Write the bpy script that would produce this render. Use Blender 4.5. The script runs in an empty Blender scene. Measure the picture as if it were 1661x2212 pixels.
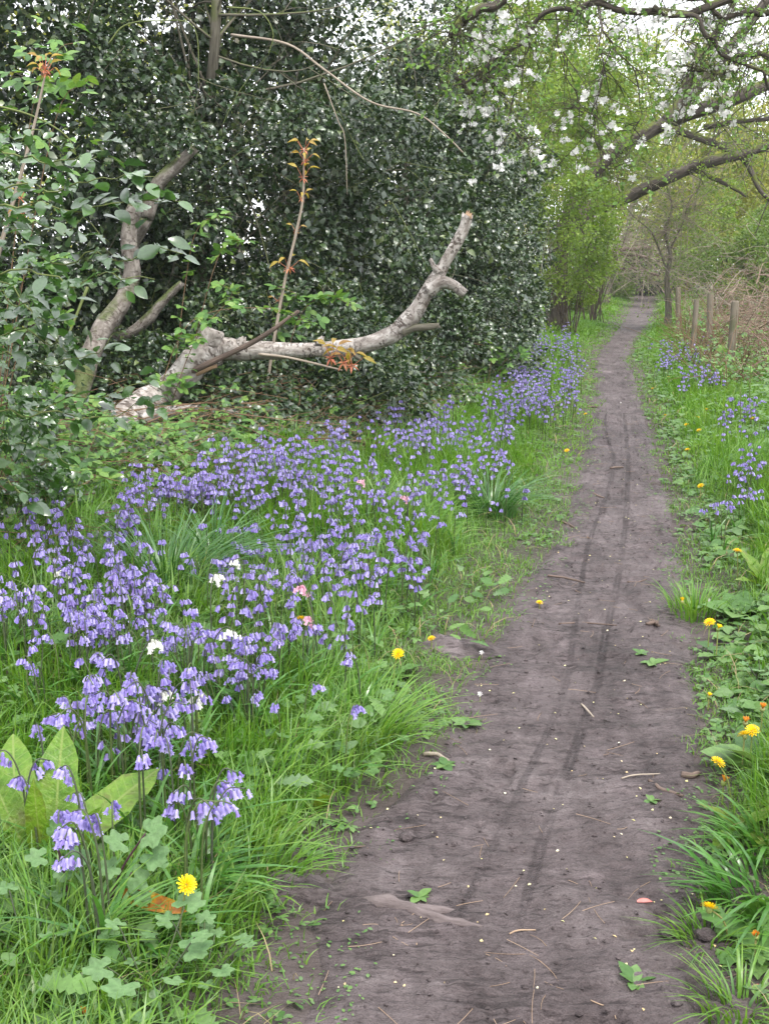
import bpy, math, random
import numpy as np
from mathutils import Vector, Matrix

random.seed(11)
rng = np.random.default_rng(11)
scene = bpy.context.scene
COL = scene.collection

# ------------------------------------------------------------------ camera
CAM_H = 1.55
PITCH = math.radians(12.57)
FPX = 1.1 * 2212.0                      # focal length in reading pixels (1661 x 2212 reading of the photograph)
cam = bpy.data.cameras.new("camera")
cam.sensor_fit = 'VERTICAL'
cam.sensor_height = 36.0
cam.lens = 1.1 * 36.0
cam.clip_start = 0.05
cam.clip_end = 1500.0
camo = bpy.data.objects.new("camera", cam)
COL.objects.link(camo)
camo.location = (0, 0, CAM_H)
camo.rotation_euler = (math.radians(90) - PITCH, 0, 0)
scene.camera = camo

# ------------------------------------------------------------------ sky and sun (bright overcast)
SUN_EL, SUN_AZ = math.radians(58), math.radians(150)      # azimuth clockwise from +Y
world = bpy.data.worlds.new("World")
scene.world = world
world.use_nodes = True
wn = world.node_tree
wn.nodes.clear()
w_out = wn.nodes.new("ShaderNodeOutputWorld")
w_bg = wn.nodes.new("ShaderNodeBackground")
w_sky = wn.nodes.new("ShaderNodeTexSky")
w_sky.sky_type = 'NISHITA'
w_sky.sun_disc = False
w_sky.sun_elevation = SUN_EL
w_sky.sun_rotation = SUN_AZ
w_sky.air_density = 1.0
w_sky.dust_density = 3.0
w_mix = wn.nodes.new("ShaderNodeMix")
w_mix.data_type = 'RGBA'
w_tc = wn.nodes.new("ShaderNodeTexCoord")
w_ns = wn.nodes.new("ShaderNodeTexNoise")
w_ns.inputs["Scale"].default_value = 2.2
w_ns.inputs["Detail"].default_value = 6
w_mr = wn.nodes.new("ShaderNodeMapRange")
w_mr.inputs[1].default_value = 0.3
w_mr.inputs[2].default_value = 0.7
w_mr.inputs[3].default_value = 0.78
w_mr.inputs[4].default_value = 0.98
wn.links.new(w_tc.outputs["Generated"], w_ns.inputs["Vector"])
wn.links.new(w_ns.outputs["Fac"], w_mr.inputs[0])
wn.links.new(w_mr.outputs[0], w_mix.inputs["Factor"])
wn.links.new(w_sky.outputs[0], w_mix.inputs[6])
w_mix.inputs[7].default_value = (10.0, 10.15, 10.5, 1)     # cloud layer
wn.links.new(w_mix.outputs[2], w_bg.inputs["Color"])
w_bg.inputs["Strength"].default_value = 0.1
wn.links.new(w_bg.outputs[0], w_out.inputs["Surface"])

sun = bpy.data.lights.new("sun", 'SUN')
sun.energy = 1.5
sun.angle = math.radians(16)
sun.color = (1.0, 0.965, 0.91)
suno = bpy.data.objects.new("sun", sun)
COL.objects.link(suno)
sd = Vector((math.sin(SUN_AZ) * math.cos(SUN_EL), math.cos(SUN_AZ) * math.cos(SUN_EL), math.sin(SUN_EL)))
suno.rotation_euler = sd.to_track_quat('Z', 'Y').to_euler()
suno.location = sd * 40

scene.view_settings.view_transform = 'Standard'
scene.view_settings.look = 'None'
scene.view_settings.gamma = 1.0
scene.view_settings.exposure = 1.35
scene.render.engine = 'CYCLES'
cy = scene.cycles
cy.max_bounces = 6
cy.diffuse_bounces = 3
cy.glossy_bounces = 2
cy.transmission_bounces = 4
cy.transparent_max_bounces = 4
cy.caustics_reflective = False
cy.caustics_refractive = False
cy.use_denoising = True
try:
    cy.denoiser = 'OPENIMAGEDENOISE'
    cy.denoising_input_passes = 'RGB_ALBEDO_NORMAL'
except Exception:
    pass

# ------------------------------------------------------------------ small maths
_tab = rng.random((256, 256))


def vn(x, y, s=0):
    """value noise, 0..1"""
    x = np.asarray(x, float) + 37.13 * s
    y = np.asarray(y, float) + 91.7 * s
    ix = np.floor(x).astype(int)
    iy = np.floor(y).astype(int)
    fx = x - ix
    fy = y - iy
    fx = fx * fx * (3 - 2 * fx)
    fy = fy * fy * (3 - 2 * fy)
    a = _tab[ix & 255, iy & 255]
    b = _tab[(ix + 1) & 255, iy & 255]
    c = _tab[ix & 255, (iy + 1) & 255]
    d = _tab[(ix + 1) & 255, (iy + 1) & 255]
    return (a * (1 - fx) + b * fx) * (1 - fy) + (c * (1 - fx) + d * fx) * fy


def fbm(x, y, s=0, o=3):
    r, a, t = 0, 1.0, 0
    for k in range(o):
        r = r + a * vn(np.asarray(x) * 2 ** k, np.asarray(y) * 2 ** k, s + k)
        t += a
        a *= .5
    return r / t


def sstep(x):
    x = np.clip(x, 0, 1)
    return x * x * (3 - 2 * x)


def raydir(px, py):
    u = (px - 830.5) / FPX
    v = -(py - 1106.0) / FPX
    return (u, math.cos(PITCH) + v * math.sin(PITCH), -math.sin(PITCH) + v * math.cos(PITCH))


def at(px, py, Y):
    d = raydir(px, py)
    t = Y / d[1]
    return np.array([d[0] * t, Y, CAM_H + d[2] * t])


def flat(px, py):
    d = raydir(px, py)
    t = -CAM_H / d[2]
    return d[0] * t, d[1] * t


# ------------------------------------------------------------------ the path's plan and the lie of the land
_edge = [(2400, 660, 1600), (2212, 690, 1572), (2100, 700, 1578), (2000, 690, 1570), (1900, 725, 1510), (1800, 770, 1490),
         (1700, 890, 1500), (1600, 965, 1515), (1500, 1010, 1490), (1400, 1085, 1480), (1300, 1120, 1468),
         (1200, 1190, 1462), (1100, 1240, 1440), (1000, 1264, 1415), (900, 1284, 1390), (830, 1290, 1374),
         (780, 1288, 1352), (740, 1312, 1366), (700, 1346, 1396), (670, 1362, 1409), (640, 1371, 1412)]
_pl = [flat(a[1], a[0]) for a in _edge]
_pr = [flat(a[2], a[0]) for a in _edge]
PY = np.array([p[1] for p in _pl])
PXL = np.array([p[0] for p in _pl])
PXR = np.array([p[0] for p in _pr])
PY = np.concatenate([[-6.0], PY, [PY[-1] + 6, PY[-1] + 40]])
PXL = np.concatenate([[PXL[0] + .0], PXL, [PXL[-1] + .2, PXL[-1] - 6]])
PXR = np.concatenate([[PXR[0] + .0], PXR, [PXR[-1] + .2, PXR[-1] - 6]])


def xl(y): return np.interp(y, PY, PXL)
def xr(y): return np.interp(y, PY, PXR)


def height(x, y):
    x = np.asarray(x, float)
    y = np.asarray(y, float)
    L, R = xl(y), xr(y)
    dl = L - x
    dr = x - R
    out = np.maximum(dl, dr)
    bank = np.where(dl > dr, .05 * sstep(dl / .5) + .20 * sstep((dl - .5) / 3.0), .05 * sstep(dr / .35) + .12 * sstep((dr - .3) / 2.5))
    n = (fbm(x * 1.3, y * 1.3, 3) - .5) * .10 * sstep(out / .8) + (fbm(x * 6, y * 6, 5) - .5) * .035 * sstep((out + .05) / .3)
    dip = -.05 * sstep((-out - .05) / .07)
    return bank + n + dip


def gnd(px, py, dz=0.0):
    """ground point under the thing whose top, dz above the ground, is seen at this reading pixel"""
    d = raydir(px, py)
    z = 0.0
    for _ in range(14):
        t = (z + dz - CAM_H) / d[2]
        t = min(max(t, .5), 120)
        x, y = d[0] * t, d[1] * t
        z = .5 * z + .5 * float(height(x, y))
    return np.array([x, y, float(height(x, y))])


# ------------------------------------------------------------------ mesh helpers
def mesh(name, V, T, mats, midx=None, smooth=True, attrs=None):
    V = np.ascontiguousarray(V, np.float32)
    T = np.ascontiguousarray(T, np.int32)
    me = bpy.data.meshes.new(name)
    me.vertices.add(len(V))
    me.vertices.foreach_set("co", V.ravel())
    n = len(T)
    k = T.shape[1]
    me.loops.add(n * k)
    me.loops.foreach_set("vertex_index", T.ravel())
    me.polygons.add(n)
    me.polygons.foreach_set("loop_start", np.arange(0, n * k, k, dtype=np.int32))
    try:
        me.polygons.foreach_set("loop_total", np.full(n, k, np.int32))
    except Exception:
        pass
    if not isinstance(mats, (list, tuple)):
        mats = [mats]
    for m in mats:
        me.materials.append(m)
    if midx is not None:
        me.polygons.foreach_set("material_index", np.ascontiguousarray(midx, np.int32))
    me.polygons.foreach_set("use_smooth", np.full(n, bool(smooth)))
    if attrs:
        for an, (ty, arr) in attrs.items():
            a = me.attributes.new(an, ty, 'POINT')
            a.data.foreach_set('vector' if ty == 'FLOAT_VECTOR' else 'value', np.ascontiguousarray(arr, np.float32).ravel())
    me.update()
    return me


class Acc:
    """collects geometry of one mesh"""
    def __init__(s):
        s.V, s.T, s.M, s.B, s.n = [], [], [], [], 0

    def add(s, V, T, mi=0, tb=None):
        if len(V) == 0:
            return s
        if isinstance(mi, np.ndarray):
            mi, tb = 0, mi
        s.V.append(np.asarray(V, float))
        s.T.append(np.asarray(T, int) + s.n)
        s.M.append(np.full(len(T), mi))
        s.B.append(np.zeros((len(V), 3)) if tb is None else tb)
        s.n += len(V)
        return s

    def build(s, name, mats, smooth=True, origin=None):
        V = np.concatenate(s.V)
        if origin is not None:
            V = V - np.asarray(origin)
        return mesh(name, V, np.concatenate(s.T), mats, np.concatenate(s.M), smooth,
                    {"tb": ('FLOAT_VECTOR', np.concatenate(s.B))})


def link(name, data, parent=None, loc=None, kind=None):
    o = bpy.data.objects.new(name, data)
    COL.objects.link(o)
    if parent is not None:
        o.parent = parent
    if loc is not None:
        o.location = loc
    if kind:
        o["kind"] = kind
    return o


def tag(o, label, cat, group=None, kind=None):
    o["label"] = label
    o["category"] = cat
    if group:
        o["group"] = group
    if kind:
        o["kind"] = kind
    return o


def thing(name, label, cat, loc, group=None, rz=0.0):
    o = link(name, None, loc=tuple(float(c) for c in loc))
    o.rotation_euler = (0, 0, rz)
    o.empty_display_size = .1
    return tag(o, label, cat, group)


def part(name, acc, mats, root, kind=None, smooth=True, parent=None):
    """world-space geometry as a child of root"""
    p = parent or root
    o = link(name, acc.build(name, mats, smooth, origin=root.location), p, kind=kind)
    return o


def unit(v):
    v = np.asarray(v, float)
    return v / np.maximum(np.linalg.norm(v, axis=-1, keepdims=True), 1e-9)


def frames(d, n):
    """rotation matrices whose y axis is d and z axis is near n"""
    y = unit(d)
    x = unit(np.cross(y, n))
    z = np.cross(x, y)
    return np.stack([x, y, z], axis=-1)


def scatter(tv, tt, pos, R, s):
    """copies of a template: returns V, T"""
    N = len(pos)
    s = np.asarray(s, float)
    if s.ndim == 0:
        s = np.full(N, float(s))
    sv = tv[None] * (s[:, None, None] if s.ndim == 1 else s[:, None, :])
    V = np.einsum('nij,nkj->nki', R, sv) + pos[:, None, :]
    T = tt[None] + (np.arange(N) * len(tv))[:, None, None]
    return V.reshape(-1, 3), T.reshape(-1, tt.shape[1])


def catmull(P, k):
    P = np.asarray(P, float)
    if k <= 1 or len(P) < 3:
        return P
    Q = np.vstack([2 * P[0] - P[1], P, 2 * P[-1] - P[-2]])
    out = []
    for i in range(1, len(Q) - 2):
        p0, p1, p2, p3 = Q[i - 1], Q[i], Q[i + 1], Q[i + 2]
        for j in range(k):
            t = j / k
            out.append(.5 * (2 * p1 + (p2 - p0) * t + (2 * p0 - 5 * p1 + 4 * p2 - p3) * t * t + (3 * p1 - p0 - 3 * p2 + p3) * t ** 3))
    out.append(Q[-2])
    return np.array(out)


def tube(P, r, n=8, k=4, wob=0.0, jag=0.0):
    """tapered tube along P with radii r; returns V, T, tb (bark coordinates)"""
    P = np.asarray(P, float)
    r = np.asarray(r, float)
    if r.ndim == 0:
        r = np.full(len(P), float(r))
    C = catmull(np.hstack([P, r[:, None]]), k)
    r = np.maximum(C[:, 3], 1e-4)
    C = C[:, :3]
    m = len(C)
    tan = unit(np.gradient(C, axis=0))
    ref = np.array([0.31, 0.22, 0.92]) if abs(tan[0][2]) < .9 else np.array([1., 0.1, 0])
    x = unit(np.cross(tan[0], ref))
    X = [x]
    for i in range(1, m):
        x = x - tan[i] * np.dot(x, tan[i])
        x = unit(x)
        X.append(x)
    X = np.array(X)
    Yv = np.cross(tan, X)
    a = np.arange(n) / n * 2 * math.pi
    ca, sa = np.cos(a), np.sin(a)
    s = np.concatenate([[0], np.cumsum(np.linalg.norm(np.diff(C, axis=0), axis=1))])
    rr = r[:, None] * np.ones((1, n))
    if wob:
        off = rng.random() * 100
        rr = rr * (1 + wob * (fbm(s[:, None] / max(r.mean(), .004) * .45 + off, (ca * 1.3)[None] + 5, 1, 2) + vn(s[:, None] / max(r.mean(), .004) * .6 + off, (sa * 1.3)[None] + 9, 4) - 1))
    V = C[:, None] + rr[..., None] * (X[:, None] * ca[None, :, None] + Yv[:, None] * sa[None, :, None])
    if jag:
        V[-1] += tan[-1] * (rng.random((n, 1)) - .4) * jag
        V[0] -= tan[0] * (rng.random((n, 1)) - .4) * jag
    tb = np.stack([np.broadcast_to(ca * 1.0, (m, n)), np.broadcast_to(sa * 1.0, (m, n)), np.broadcast_to(s[:, None], (m, n))], -1)
    idx = np.arange(m * n).reshape(m, n)
    A = idx[:-1]
    B = idx[1:]
    A2 = np.roll(A, -1, 1)
    B2 = np.roll(B, -1, 1)
    T = np.concatenate([np.stack([A, A2, B2], -1).reshape(-1, 3), np.stack([A, B2, B], -1).reshape(-1, 3)])
    V = V.reshape(-1, 3)
    tb = tb.reshape(-1, 3)
    nv = len(V)
    V = np.vstack([V, C[0], C[-1]])
    tb = np.vstack([tb, [0, 0, 0], [0, 0, s[-1]]])
    j = np.arange(n)
    T = np.concatenate([T, np.stack([np.full(n, nv), (j + 1) % n, j], -1),
                        np.stack([np.full(n, nv + 1), idx[-1], np.roll(idx[-1], -1)], -1)])
    return V, T, tb


def twigs(P0, P1, P2, r0, r1, seg=4, n=3):
    """many thin quadratic-curve twigs at once"""
    N = len(P0)
    t = np.linspace(0, 1, seg + 1)[None, :, None]
    C = (1 - t) ** 2 * P0[:, None] + 2 * t * (1 - t) * P1[:, None] + t * t * P2[:, None]
    tan = unit(np.gradient(C, axis=1))
    ref = np.where(np.abs(tan[..., 2:3]) > .9, np.array([1., 0, 0]), np.array([0, 0, 1.]))
    x = unit(np.cross(tan, ref))
    y = np.cross(tan, x)
    r0 = np.broadcast_to(np.asarray(r0, float), (N,))
    r1 = np.broadcast_to(np.asarray(r1, float), (N,))
    r = r0[:, None] * (1 - t[..., 0]) + r1[:, None] * t[..., 0]
    a = np.arange(n) / n * 2 * math.pi
    V = C[:, :, None] + r[:, :, None, None] * (x[:, :, None] * np.cos(a)[None, None, :, None] + y[:, :, None] * np.sin(a)[None, None, :, None])
    m = seg + 1
    idx = np.arange(m * n).reshape(m, n)
    A, B = idx[:-1], idx[1:]
    A2, B2 = np.roll(A, -1, 1), np.roll(B, -1, 1)
    T1 = np.concatenate([np.stack([A, A2, B2], -1).reshape(-1, 3), np.stack([A, B2, B], -1).reshape(-1, 3)])
    T = T1[None] + (np.arange(N) * m * n)[:, None, None]
    ln = np.linalg.norm(P2 - P0, axis=1)
    tb = np.zeros((N, m, n, 3))
    tb[..., 0] = np.cos(a)
    tb[..., 1] = np.sin(a)
    tb[..., 2] = ln[:, None, None] * t[0, :, 0][None, :, None] + rng.random(N)[:, None, None] * 9
    return V.reshape(-1, 3), T.reshape(-1, 3), tb.reshape(-1, 3)


def leaf(ts, ws, fold=.25, curl=.15, wave=0.0, lift=0.0):
    """leaf template, unit length along +y, normal +z: V, T"""
    V, T = [], []
    for i, (t, w) in enumerate(zip(ts, ws)):
        z = -curl * t * t + lift * t
        V.append((0, t, z))
        if w > 0:
            V.append((-w, t, z + w * fold + wave * math.sin(i * 2.1)))
            V.append((w, t, z + w * fold + wave * math.sin(i * 2.1 + 1.5)))
    ids, k = [], 0
    for w in ws:
        if w > 0:
            ids.append((k, k + 1, k + 2))
            k += 3
        else:
            ids.append((k, None, None))
            k += 1
    for a, b in zip(ids[:-1], ids[1:]):
        if a[1] is None and b[1] is None:
            continue
        if a[1] is None:
            T += [(a[0], b[0], b[1]), (a[0], b[2], b[0])]
        elif b[1] is None:
            T += [(a[0], b[0], a[1]), (a[0], a[2], b[0])]
        else:
            T += [(a[0], b[0], b[1]), (a[0], b[1], a[1]), (a[0], a[2], b[2]), (a[0], b[2], b[0])]
    return np.array(V, float), np.array(T, int)


def leaf2(ts, ws, curl=.15, twist=.25):
    """cheap leaf without a midrib: pairs of edge vertices"""
    V = [(0, 0, 0)]
    for i, (t, w) in enumerate(zip(ts, ws)):
        z = -curl * t * t
        V += [(-w, t, z + twist * w * (1 if i % 2 else .3)), (w, t, z + twist * w * (.3 if i % 2 else 1))]
    V.append((0, 1, -curl))
    k = len(ts)
    T = [(0, 2, 1)]
    for i in range(k - 1):
        a = 1 + 2 * i
        T += [(a, a + 1, a + 3), (a, a + 3, a + 2)]
    T.append((2 * k - 1, 2 * k, 2 * k + 1))
    return np.array(V, float), np.array(T, int)


def join(*vt):
    a = Acc()
    for v, t in vt:
        a.add(v, t)
    return np.concatenate(a.V), np.concatenate(a.T)


def xf(vt, R=None, s=1.0, p=(0, 0, 0)):
    v, t = vt
    v = v * s
    if R is not None:
        v = v @ np.asarray(R).T
    return v + np.asarray(p, float), t


def rot(ax, a):
    return np.array(Matrix.Rotation(a, 3, ax))


HOLLY = leaf([0, .12, .22, .33, .44, .55, .66, .78, .87, 1], [0, .10, .27, .17, .30, .18, .28, .13, .12, 0], .30, .25, .03)
HOLLY_LO = leaf2([.28, .66], [.29, .21], .3, .75)
HOLLY_SMOOTH = leaf([0, .12, .3, .5, .7, .88, 1], [0, .13, .24, .27, .22, .10, 0], .22, .2)
OVAL = leaf2([.3, .68], [.27, .24], .15, .3)
OVAL_HI = leaf([0, .12, .3, .5, .7, .87, 1], [0, .17, .29, .31, .25, .13, 0], .15, .22, .01)
DIAM = leaf2([.5], [.33], .15, .5)
LANCE = leaf([0, .08, .25, .45, .65, .85, 1], [0, .07, .13, .155, .13, .06, 0], .25, .3, .01)
DOCK = leaf([0, .05, .14, .26, .38, .5, .62, .74, .86, .95, 1], [0, .09, .135, .155, .15, .16, .14, .13, .085, .035, 0], .16, .22, .022)
TOOTH = leaf([0, .1, .17, .25, .32, .42, .5, .6, .68, .8, .87, 1], [0, .12, .07, .16, .1, .2, .12, .23, .14, .2, .1, 0], .2, .25, .01)


def lobed(n=5, deep=.35, rad=.5, teeth=2):
    """rounded palmate leaf (mallow, sycamore), stalk at origin, blade ahead along +y"""
    V = [(0, .12, 0)]
    m = n * (2 + 2 * teeth)
    for i in range(m + 1):
        f = i / m
        a = math.radians(-150 + 300 * f)
        c = abs(((f * n) % 1) - .5) * 2
        rr = rad * (1 - deep * c ** 1.6) * (1 - .06 * (i % 2)) * (1 - .25 * abs(f - .5) * 2)
        V.append((math.sin(a) * rr, .12 + rr * math.cos(a) * 1.0, .10 * rr * (1 - c) + .05 * math.sin(i * 1.3) * rr - .18 * rr * rr))
    T = [(0, i + 1, i + 2) for i in range(m)]
    V = np.array(V, float)
    return V, np.array(T, int)


MALLOW = lobed(5, .32, .5)
SYC = lobed(5, .62, .6)
_r = [rot('Z', math.radians(a)) for a in (62, 0, -62)]
TRI = join(xf(OVAL_HI, _r[0], .8), xf(OVAL_HI, _r[1], 1.0, (0, .18, 0)), xf(OVAL_HI, _r[2], .8))     # bramble leaf
TRI_LO = join(xf(OVAL, _r[0], .8), xf(OVAL, _r[1], 1.0, (0, .18, 0)), xf(OVAL, _r[2], .8))


def rdir(N, zmin=-1.0, zmax=1.0):
    z = rng.uniform(zmin, zmax, N)
    a = rng.uniform(0, 2 * math.pi, N)
    q = np.sqrt(1 - z * z)
    return np.stack([q * np.cos(a), q * np.sin(a), z], -1)


# ------------------------------------------------------------------ materials
def new_mat(name):
    m = bpy.data.materials.new(name)
    m.use_nodes = True
    nt = m.node_tree
    nt.nodes.clear()
    return m, nt, nt.nodes.new("ShaderNodeOutputMaterial")


def N_(nt, t, **kw):
    n = nt.nodes.new(t)
    for k, v in kw.items():
        setattr(n, k, v)
    return n


def ramp(nt, stops):
    r = nt.nodes.new("ShaderNodeValToRGB")
    e = r.color_ramp.elements
    while len(e) < len(stops):
        e.new(.5)
    for i, (p, c) in enumerate(stops):
        e[i].position = p
        e[i].color = (*c, 1)
    return r


def leaf_mat(name, cols, rough=.45, spec=.4, trans=.3, tcol=None, patch=0.0, bump=0.0, patch_scale=1.5, vein=None, coat=0.0):
    """foliage: colour varies leaf by leaf, some light passes through"""
    m, nt, out = new_mat(name)
    L = nt.links.new
    geo = N_(nt, "ShaderNodeNewGeometry")
    oi = N_(nt, "ShaderNodeObjectInfo")
    ad = N_(nt, "ShaderNodeMath", operation='ADD')
    fr = N_(nt, "ShaderNodeMath", operation='FRACT')
    L(geo.outputs["Random Per Island"], ad.inputs[0])
    L(oi.outputs["Random"], ad.inputs[1])
    L(ad.outputs[0], fr.inputs[0])
    val = fr.outputs[0]
    if patch:
        ns = N_(nt, "ShaderNodeTexNoise")
        ns.inputs["Scale"].default_value = patch_scale
        ns.inputs["Detail"].default_value = 2
        L(geo.outputs["Position"], ns.inputs["Vector"])
        mx = N_(nt, "ShaderNodeMapRange")
        mx.inputs[1].default_value = .3
        mx.inputs[2].default_value = .7
        L(ns.outputs[0], mx.inputs[0])
        mm = N_(nt, "ShaderNodeMix")
        mm.inputs["Factor"].default_value = patch
        L(val, mm.inputs[2])
        L(mx.outputs[0], mm.inputs[3])
        val = mm.outputs[0]
    rp = ramp(nt, [(i / max(len(cols) - 1, 1), c) for i, c in enumerate(cols)])
    L(val, rp.inputs[0])
    fine = N_(nt, "ShaderNodeTexNoise")
    fine.inputs["Scale"].default_value = 90
    fine.inputs["Detail"].default_value = 2
    L(geo.outputs["Position"], fine.inputs["Vector"])
    fm = N_(nt, "ShaderNodeMapRange")
    fm.inputs[1].default_value = .25
    fm.inputs[2].default_value = .75
    fm.inputs[3].default_value = .8
    fm.inputs[4].default_value = 1.2
    L(fine.outputs[0], fm.inputs[0])
    vm = N_(nt, "ShaderNodeVectorMath", operation='SCALE')
    L(rp.outputs[0], vm.inputs[0])
    L(fm.outputs[0], vm.inputs["Scale"])
    if vein:
        tc = N_(nt, "ShaderNodeTexCoord")
        sx = N_(nt, "ShaderNodeSeparateXYZ")
        L(tc.outputs["Object"], sx.inputs[0])
        ax = N_(nt, "ShaderNodeMath", operation='ABSOLUTE')
        L(sx.outputs["X"], ax.inputs[0])
        rib = N_(nt, "ShaderNodeMapRange")
        rib.inputs[1].default_value = .004
        rib.inputs[2].default_value = .012
        rib.inputs[3].default_value = 1
        rib.inputs[4].default_value = 0
        L(ax.outputs[0], rib.inputs[0])
        q = N_(nt, "ShaderNodeMath", operation='MULTIPLY_ADD')
        L(ax.outputs[0], q.inputs[0])
        q.inputs[1].default_value = -.7
        L(sx.outputs["Y"], q.inputs[2])
        q2 = N_(nt, "ShaderNodeMath", operation='MULTIPLY')
        L(q.outputs[0], q2.inputs[0])
        q2.inputs[1].default_value = 80
        q3 = N_(nt, "ShaderNodeMath", operation='SINE')
        L(q2.outputs[0], q3.inputs[0])
        q4 = N_(nt, "ShaderNodeMapRange")
        q4.inputs[1].default_value = .88
        q4.inputs[2].default_value = 1.0
        q4.inputs[4].default_value = .55
        L(q3.outputs[0], q4.inputs[0])
        mxv = N_(nt, "ShaderNodeMath", operation='MAXIMUM')
        L(rib.outputs[0], mxv.inputs[0])
        L(q4.outputs[0], mxv.inputs[1])
        vmx = N_(nt, "ShaderNodeMix", data_type='RGBA')
        L(mxv.outputs[0], vmx.inputs["Factor"])
        L(vm.outputs[0], vmx.inputs[6])
        vmx.inputs[7].default_value = (*vein, 1)
        vm = N_(nt, "ShaderNodeVectorMath", operation='SCALE')
        vm.inputs["Scale"].default_value = 1.0
        L(vmx.outputs[2], vm.inputs[0])
    bs = N_(nt, "ShaderNodeBsdfPrincipled")
    bs.inputs["Roughness"].default_value = rough
    bs.inputs["Specular IOR Level"].default_value = spec
    L(vm.outputs[0], bs.inputs["Base Color"])
    if coat:
        bs.inputs["Coat Weight"].default_value = coat
        bs.inputs["Coat Roughness"].default_value = .22
        bs.inputs["Coat IOR"].default_value = 1.7
    if bump:
        bp = N_(nt, "ShaderNodeBump")
        bp.inputs["Strength"].default_value = bump
        bp.inputs["Distance"].default_value = .004
        L(fine.outputs[0], bp.inputs["Height"])
        L(bp.outputs[0], bs.inputs["Normal"])
    if trans:
        tr = N_(nt, "ShaderNodeBsdfTranslucent")
        tm = N_(nt, "ShaderNodeMix", data_type='RGBA', blend_type='MULTIPLY')
        tm.inputs["Factor"].default_value = 1.0
        L(vm.outputs[0], tm.inputs[6])
        tm.inputs[7].default_value = (*(tcol or (1.5, 1.5, .7)), 1)
        L(tm.outputs[2], tr.inputs["Color"])
        mx2 = N_(nt, "ShaderNodeMixShader")
        mx2.inputs[0].default_value = trans
        L(bs.outputs[0], mx2.inputs[1])
        L(tr.outputs[0], mx2.inputs[2])
        L(mx2.outputs[0], out.inputs[0])
    else:
        L(bs.outputs[0], out.inputs[0])
    return m


def bark_mat(name, c0, c1, c2, su=3.0, sv=5.0, moss=None, rough=.85, bump=.6, birch=False):
    m, nt, out = new_mat(name)
    L = nt.links.new
    at_ = N_(nt, "ShaderNodeAttribute", attribute_name="tb")
    mp = N_(nt, "ShaderNodeMapping")
    mp.inputs["Scale"].default_value = (su, su, sv)
    L(at_.outputs["Vector"], mp.inputs[0])
    ns = N_(nt, "ShaderNodeTexNoise")
    ns.inputs["Scale"].default_value = 1.0
    ns.inputs["Detail"].default_value = 6
    ns.inputs["Roughness"].default_value = .65
    L(mp.outputs[0], ns.inputs["Vector"])
    rp = ramp(nt, [(.32, c0), (.5, c1), (.68, c2)])
    L(ns.outputs[0], rp.inputs[0])
    col = rp.outputs[0]
    hgt = ns.outputs[0]
    geo = N_(nt, "ShaderNodeNewGeometry")
    if birch:
        mp2 = N_(nt, "ShaderNodeMapping")
        mp2.inputs["Scale"].default_value = (1.6, 1.6, 42)
        L(at_.outputs["Vector"], mp2.inputs[0])
        n2 = N_(nt, "ShaderNodeTexNoise")
        n2.inputs["Scale"].default_value = 1.0
        n2.inputs["Detail"].default_value = 3
        n2.inputs["Roughness"].default_value = .55
        L(mp2.outputs[0], n2.inputs["Vector"])
        r2 = ramp(nt, [(.0, (0, 0, 0)), (.54, (0, 0, 0)), (.60, (1, 1, 1))])
        L(n2.outputs[0], r2.inputs[0])
        n3 = N_(nt, "ShaderNodeTexNoise")
        n3.inputs["Scale"].default_value = 7
        n3.inputs["Detail"].default_value = 3
        L(geo.outputs["Position"], n3.inputs["Vector"])
        r3 = ramp(nt, [(.38, (.25, .25, .25)), (.62, (1, 1, 1))])
        L(n3.outputs[0], r3.inputs[0])
        mu = N_(nt, "ShaderNodeMix", data_type='RGBA', blend_type='MULTIPLY')
        mu.inputs["Factor"].default_value = 1
        L(r2.outputs[0], mu.inputs[6])
        L(r3.outputs[0], mu.inputs[7])
        mc = N_(nt, "ShaderNodeMix", data_type='RGBA')
        L(mu.outputs[2], mc.inputs["Factor"])
        L(col, mc.inputs[6])
        mc.inputs[7].default_value = (.10, .078, .066, 1)
        col = mc.outputs[2]
        sb = N_(nt, "ShaderNodeMath", operation='SUBTRACT')
        L(hgt, sb.inputs[0])
        L(mu.outputs[2], sb.inputs[1])
        hgt = sb.outputs[0]
    if moss:
        sp = N_(nt, "ShaderNodeSeparateXYZ")
        L(geo.outputs["Normal"], sp.inputs[0])
        n4 = N_(nt, "ShaderNodeTexNoise")
        n4.inputs["Scale"].default_value = 3.5
        n4.inputs["Detail"].default_value = 5
        L(geo.outputs["Position"], n4.inputs["Vector"])
        ad = N_(nt, "ShaderNodeMath", operation='MULTIPLY_ADD')
        L(sp.outputs["Z"], ad.inputs[0])
        ad.inputs[1].default_value = .22
        L(n4.outputs[0], ad.inputs[2])
        r4 = ramp(nt, [(.58, (0, 0, 0)), (.72, (1, 1, 1))])
        L(ad.outputs[0], r4.inputs[0])
        mc = N_(nt, "ShaderNodeMix", data_type='RGBA')
        L(r4.outputs[0], mc.inputs["Factor"])
        L(col, mc.inputs[6])
        mc.inputs[7].default_value = (*moss, 1)
        col = mc.outputs[2]
    bs = N_(nt, "ShaderNodeBsdfPrincipled")
    bs.inputs["Roughness"].default_value = rough
    bs.inputs["Specular IOR Level"].default_value = .25
    L(col, bs.inputs["Base Color"])
    bp = N_(nt, "ShaderNodeBump")
    bp.inputs["Strength"].default_value = bump
    bp.inputs["Distance"].default_value = .012
    L(hgt, bp.inputs["Height"])
    L(bp.outputs[0], bs.inputs["Normal"])
    L(bs.outputs[0], out.inputs[0])
    return m


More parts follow.
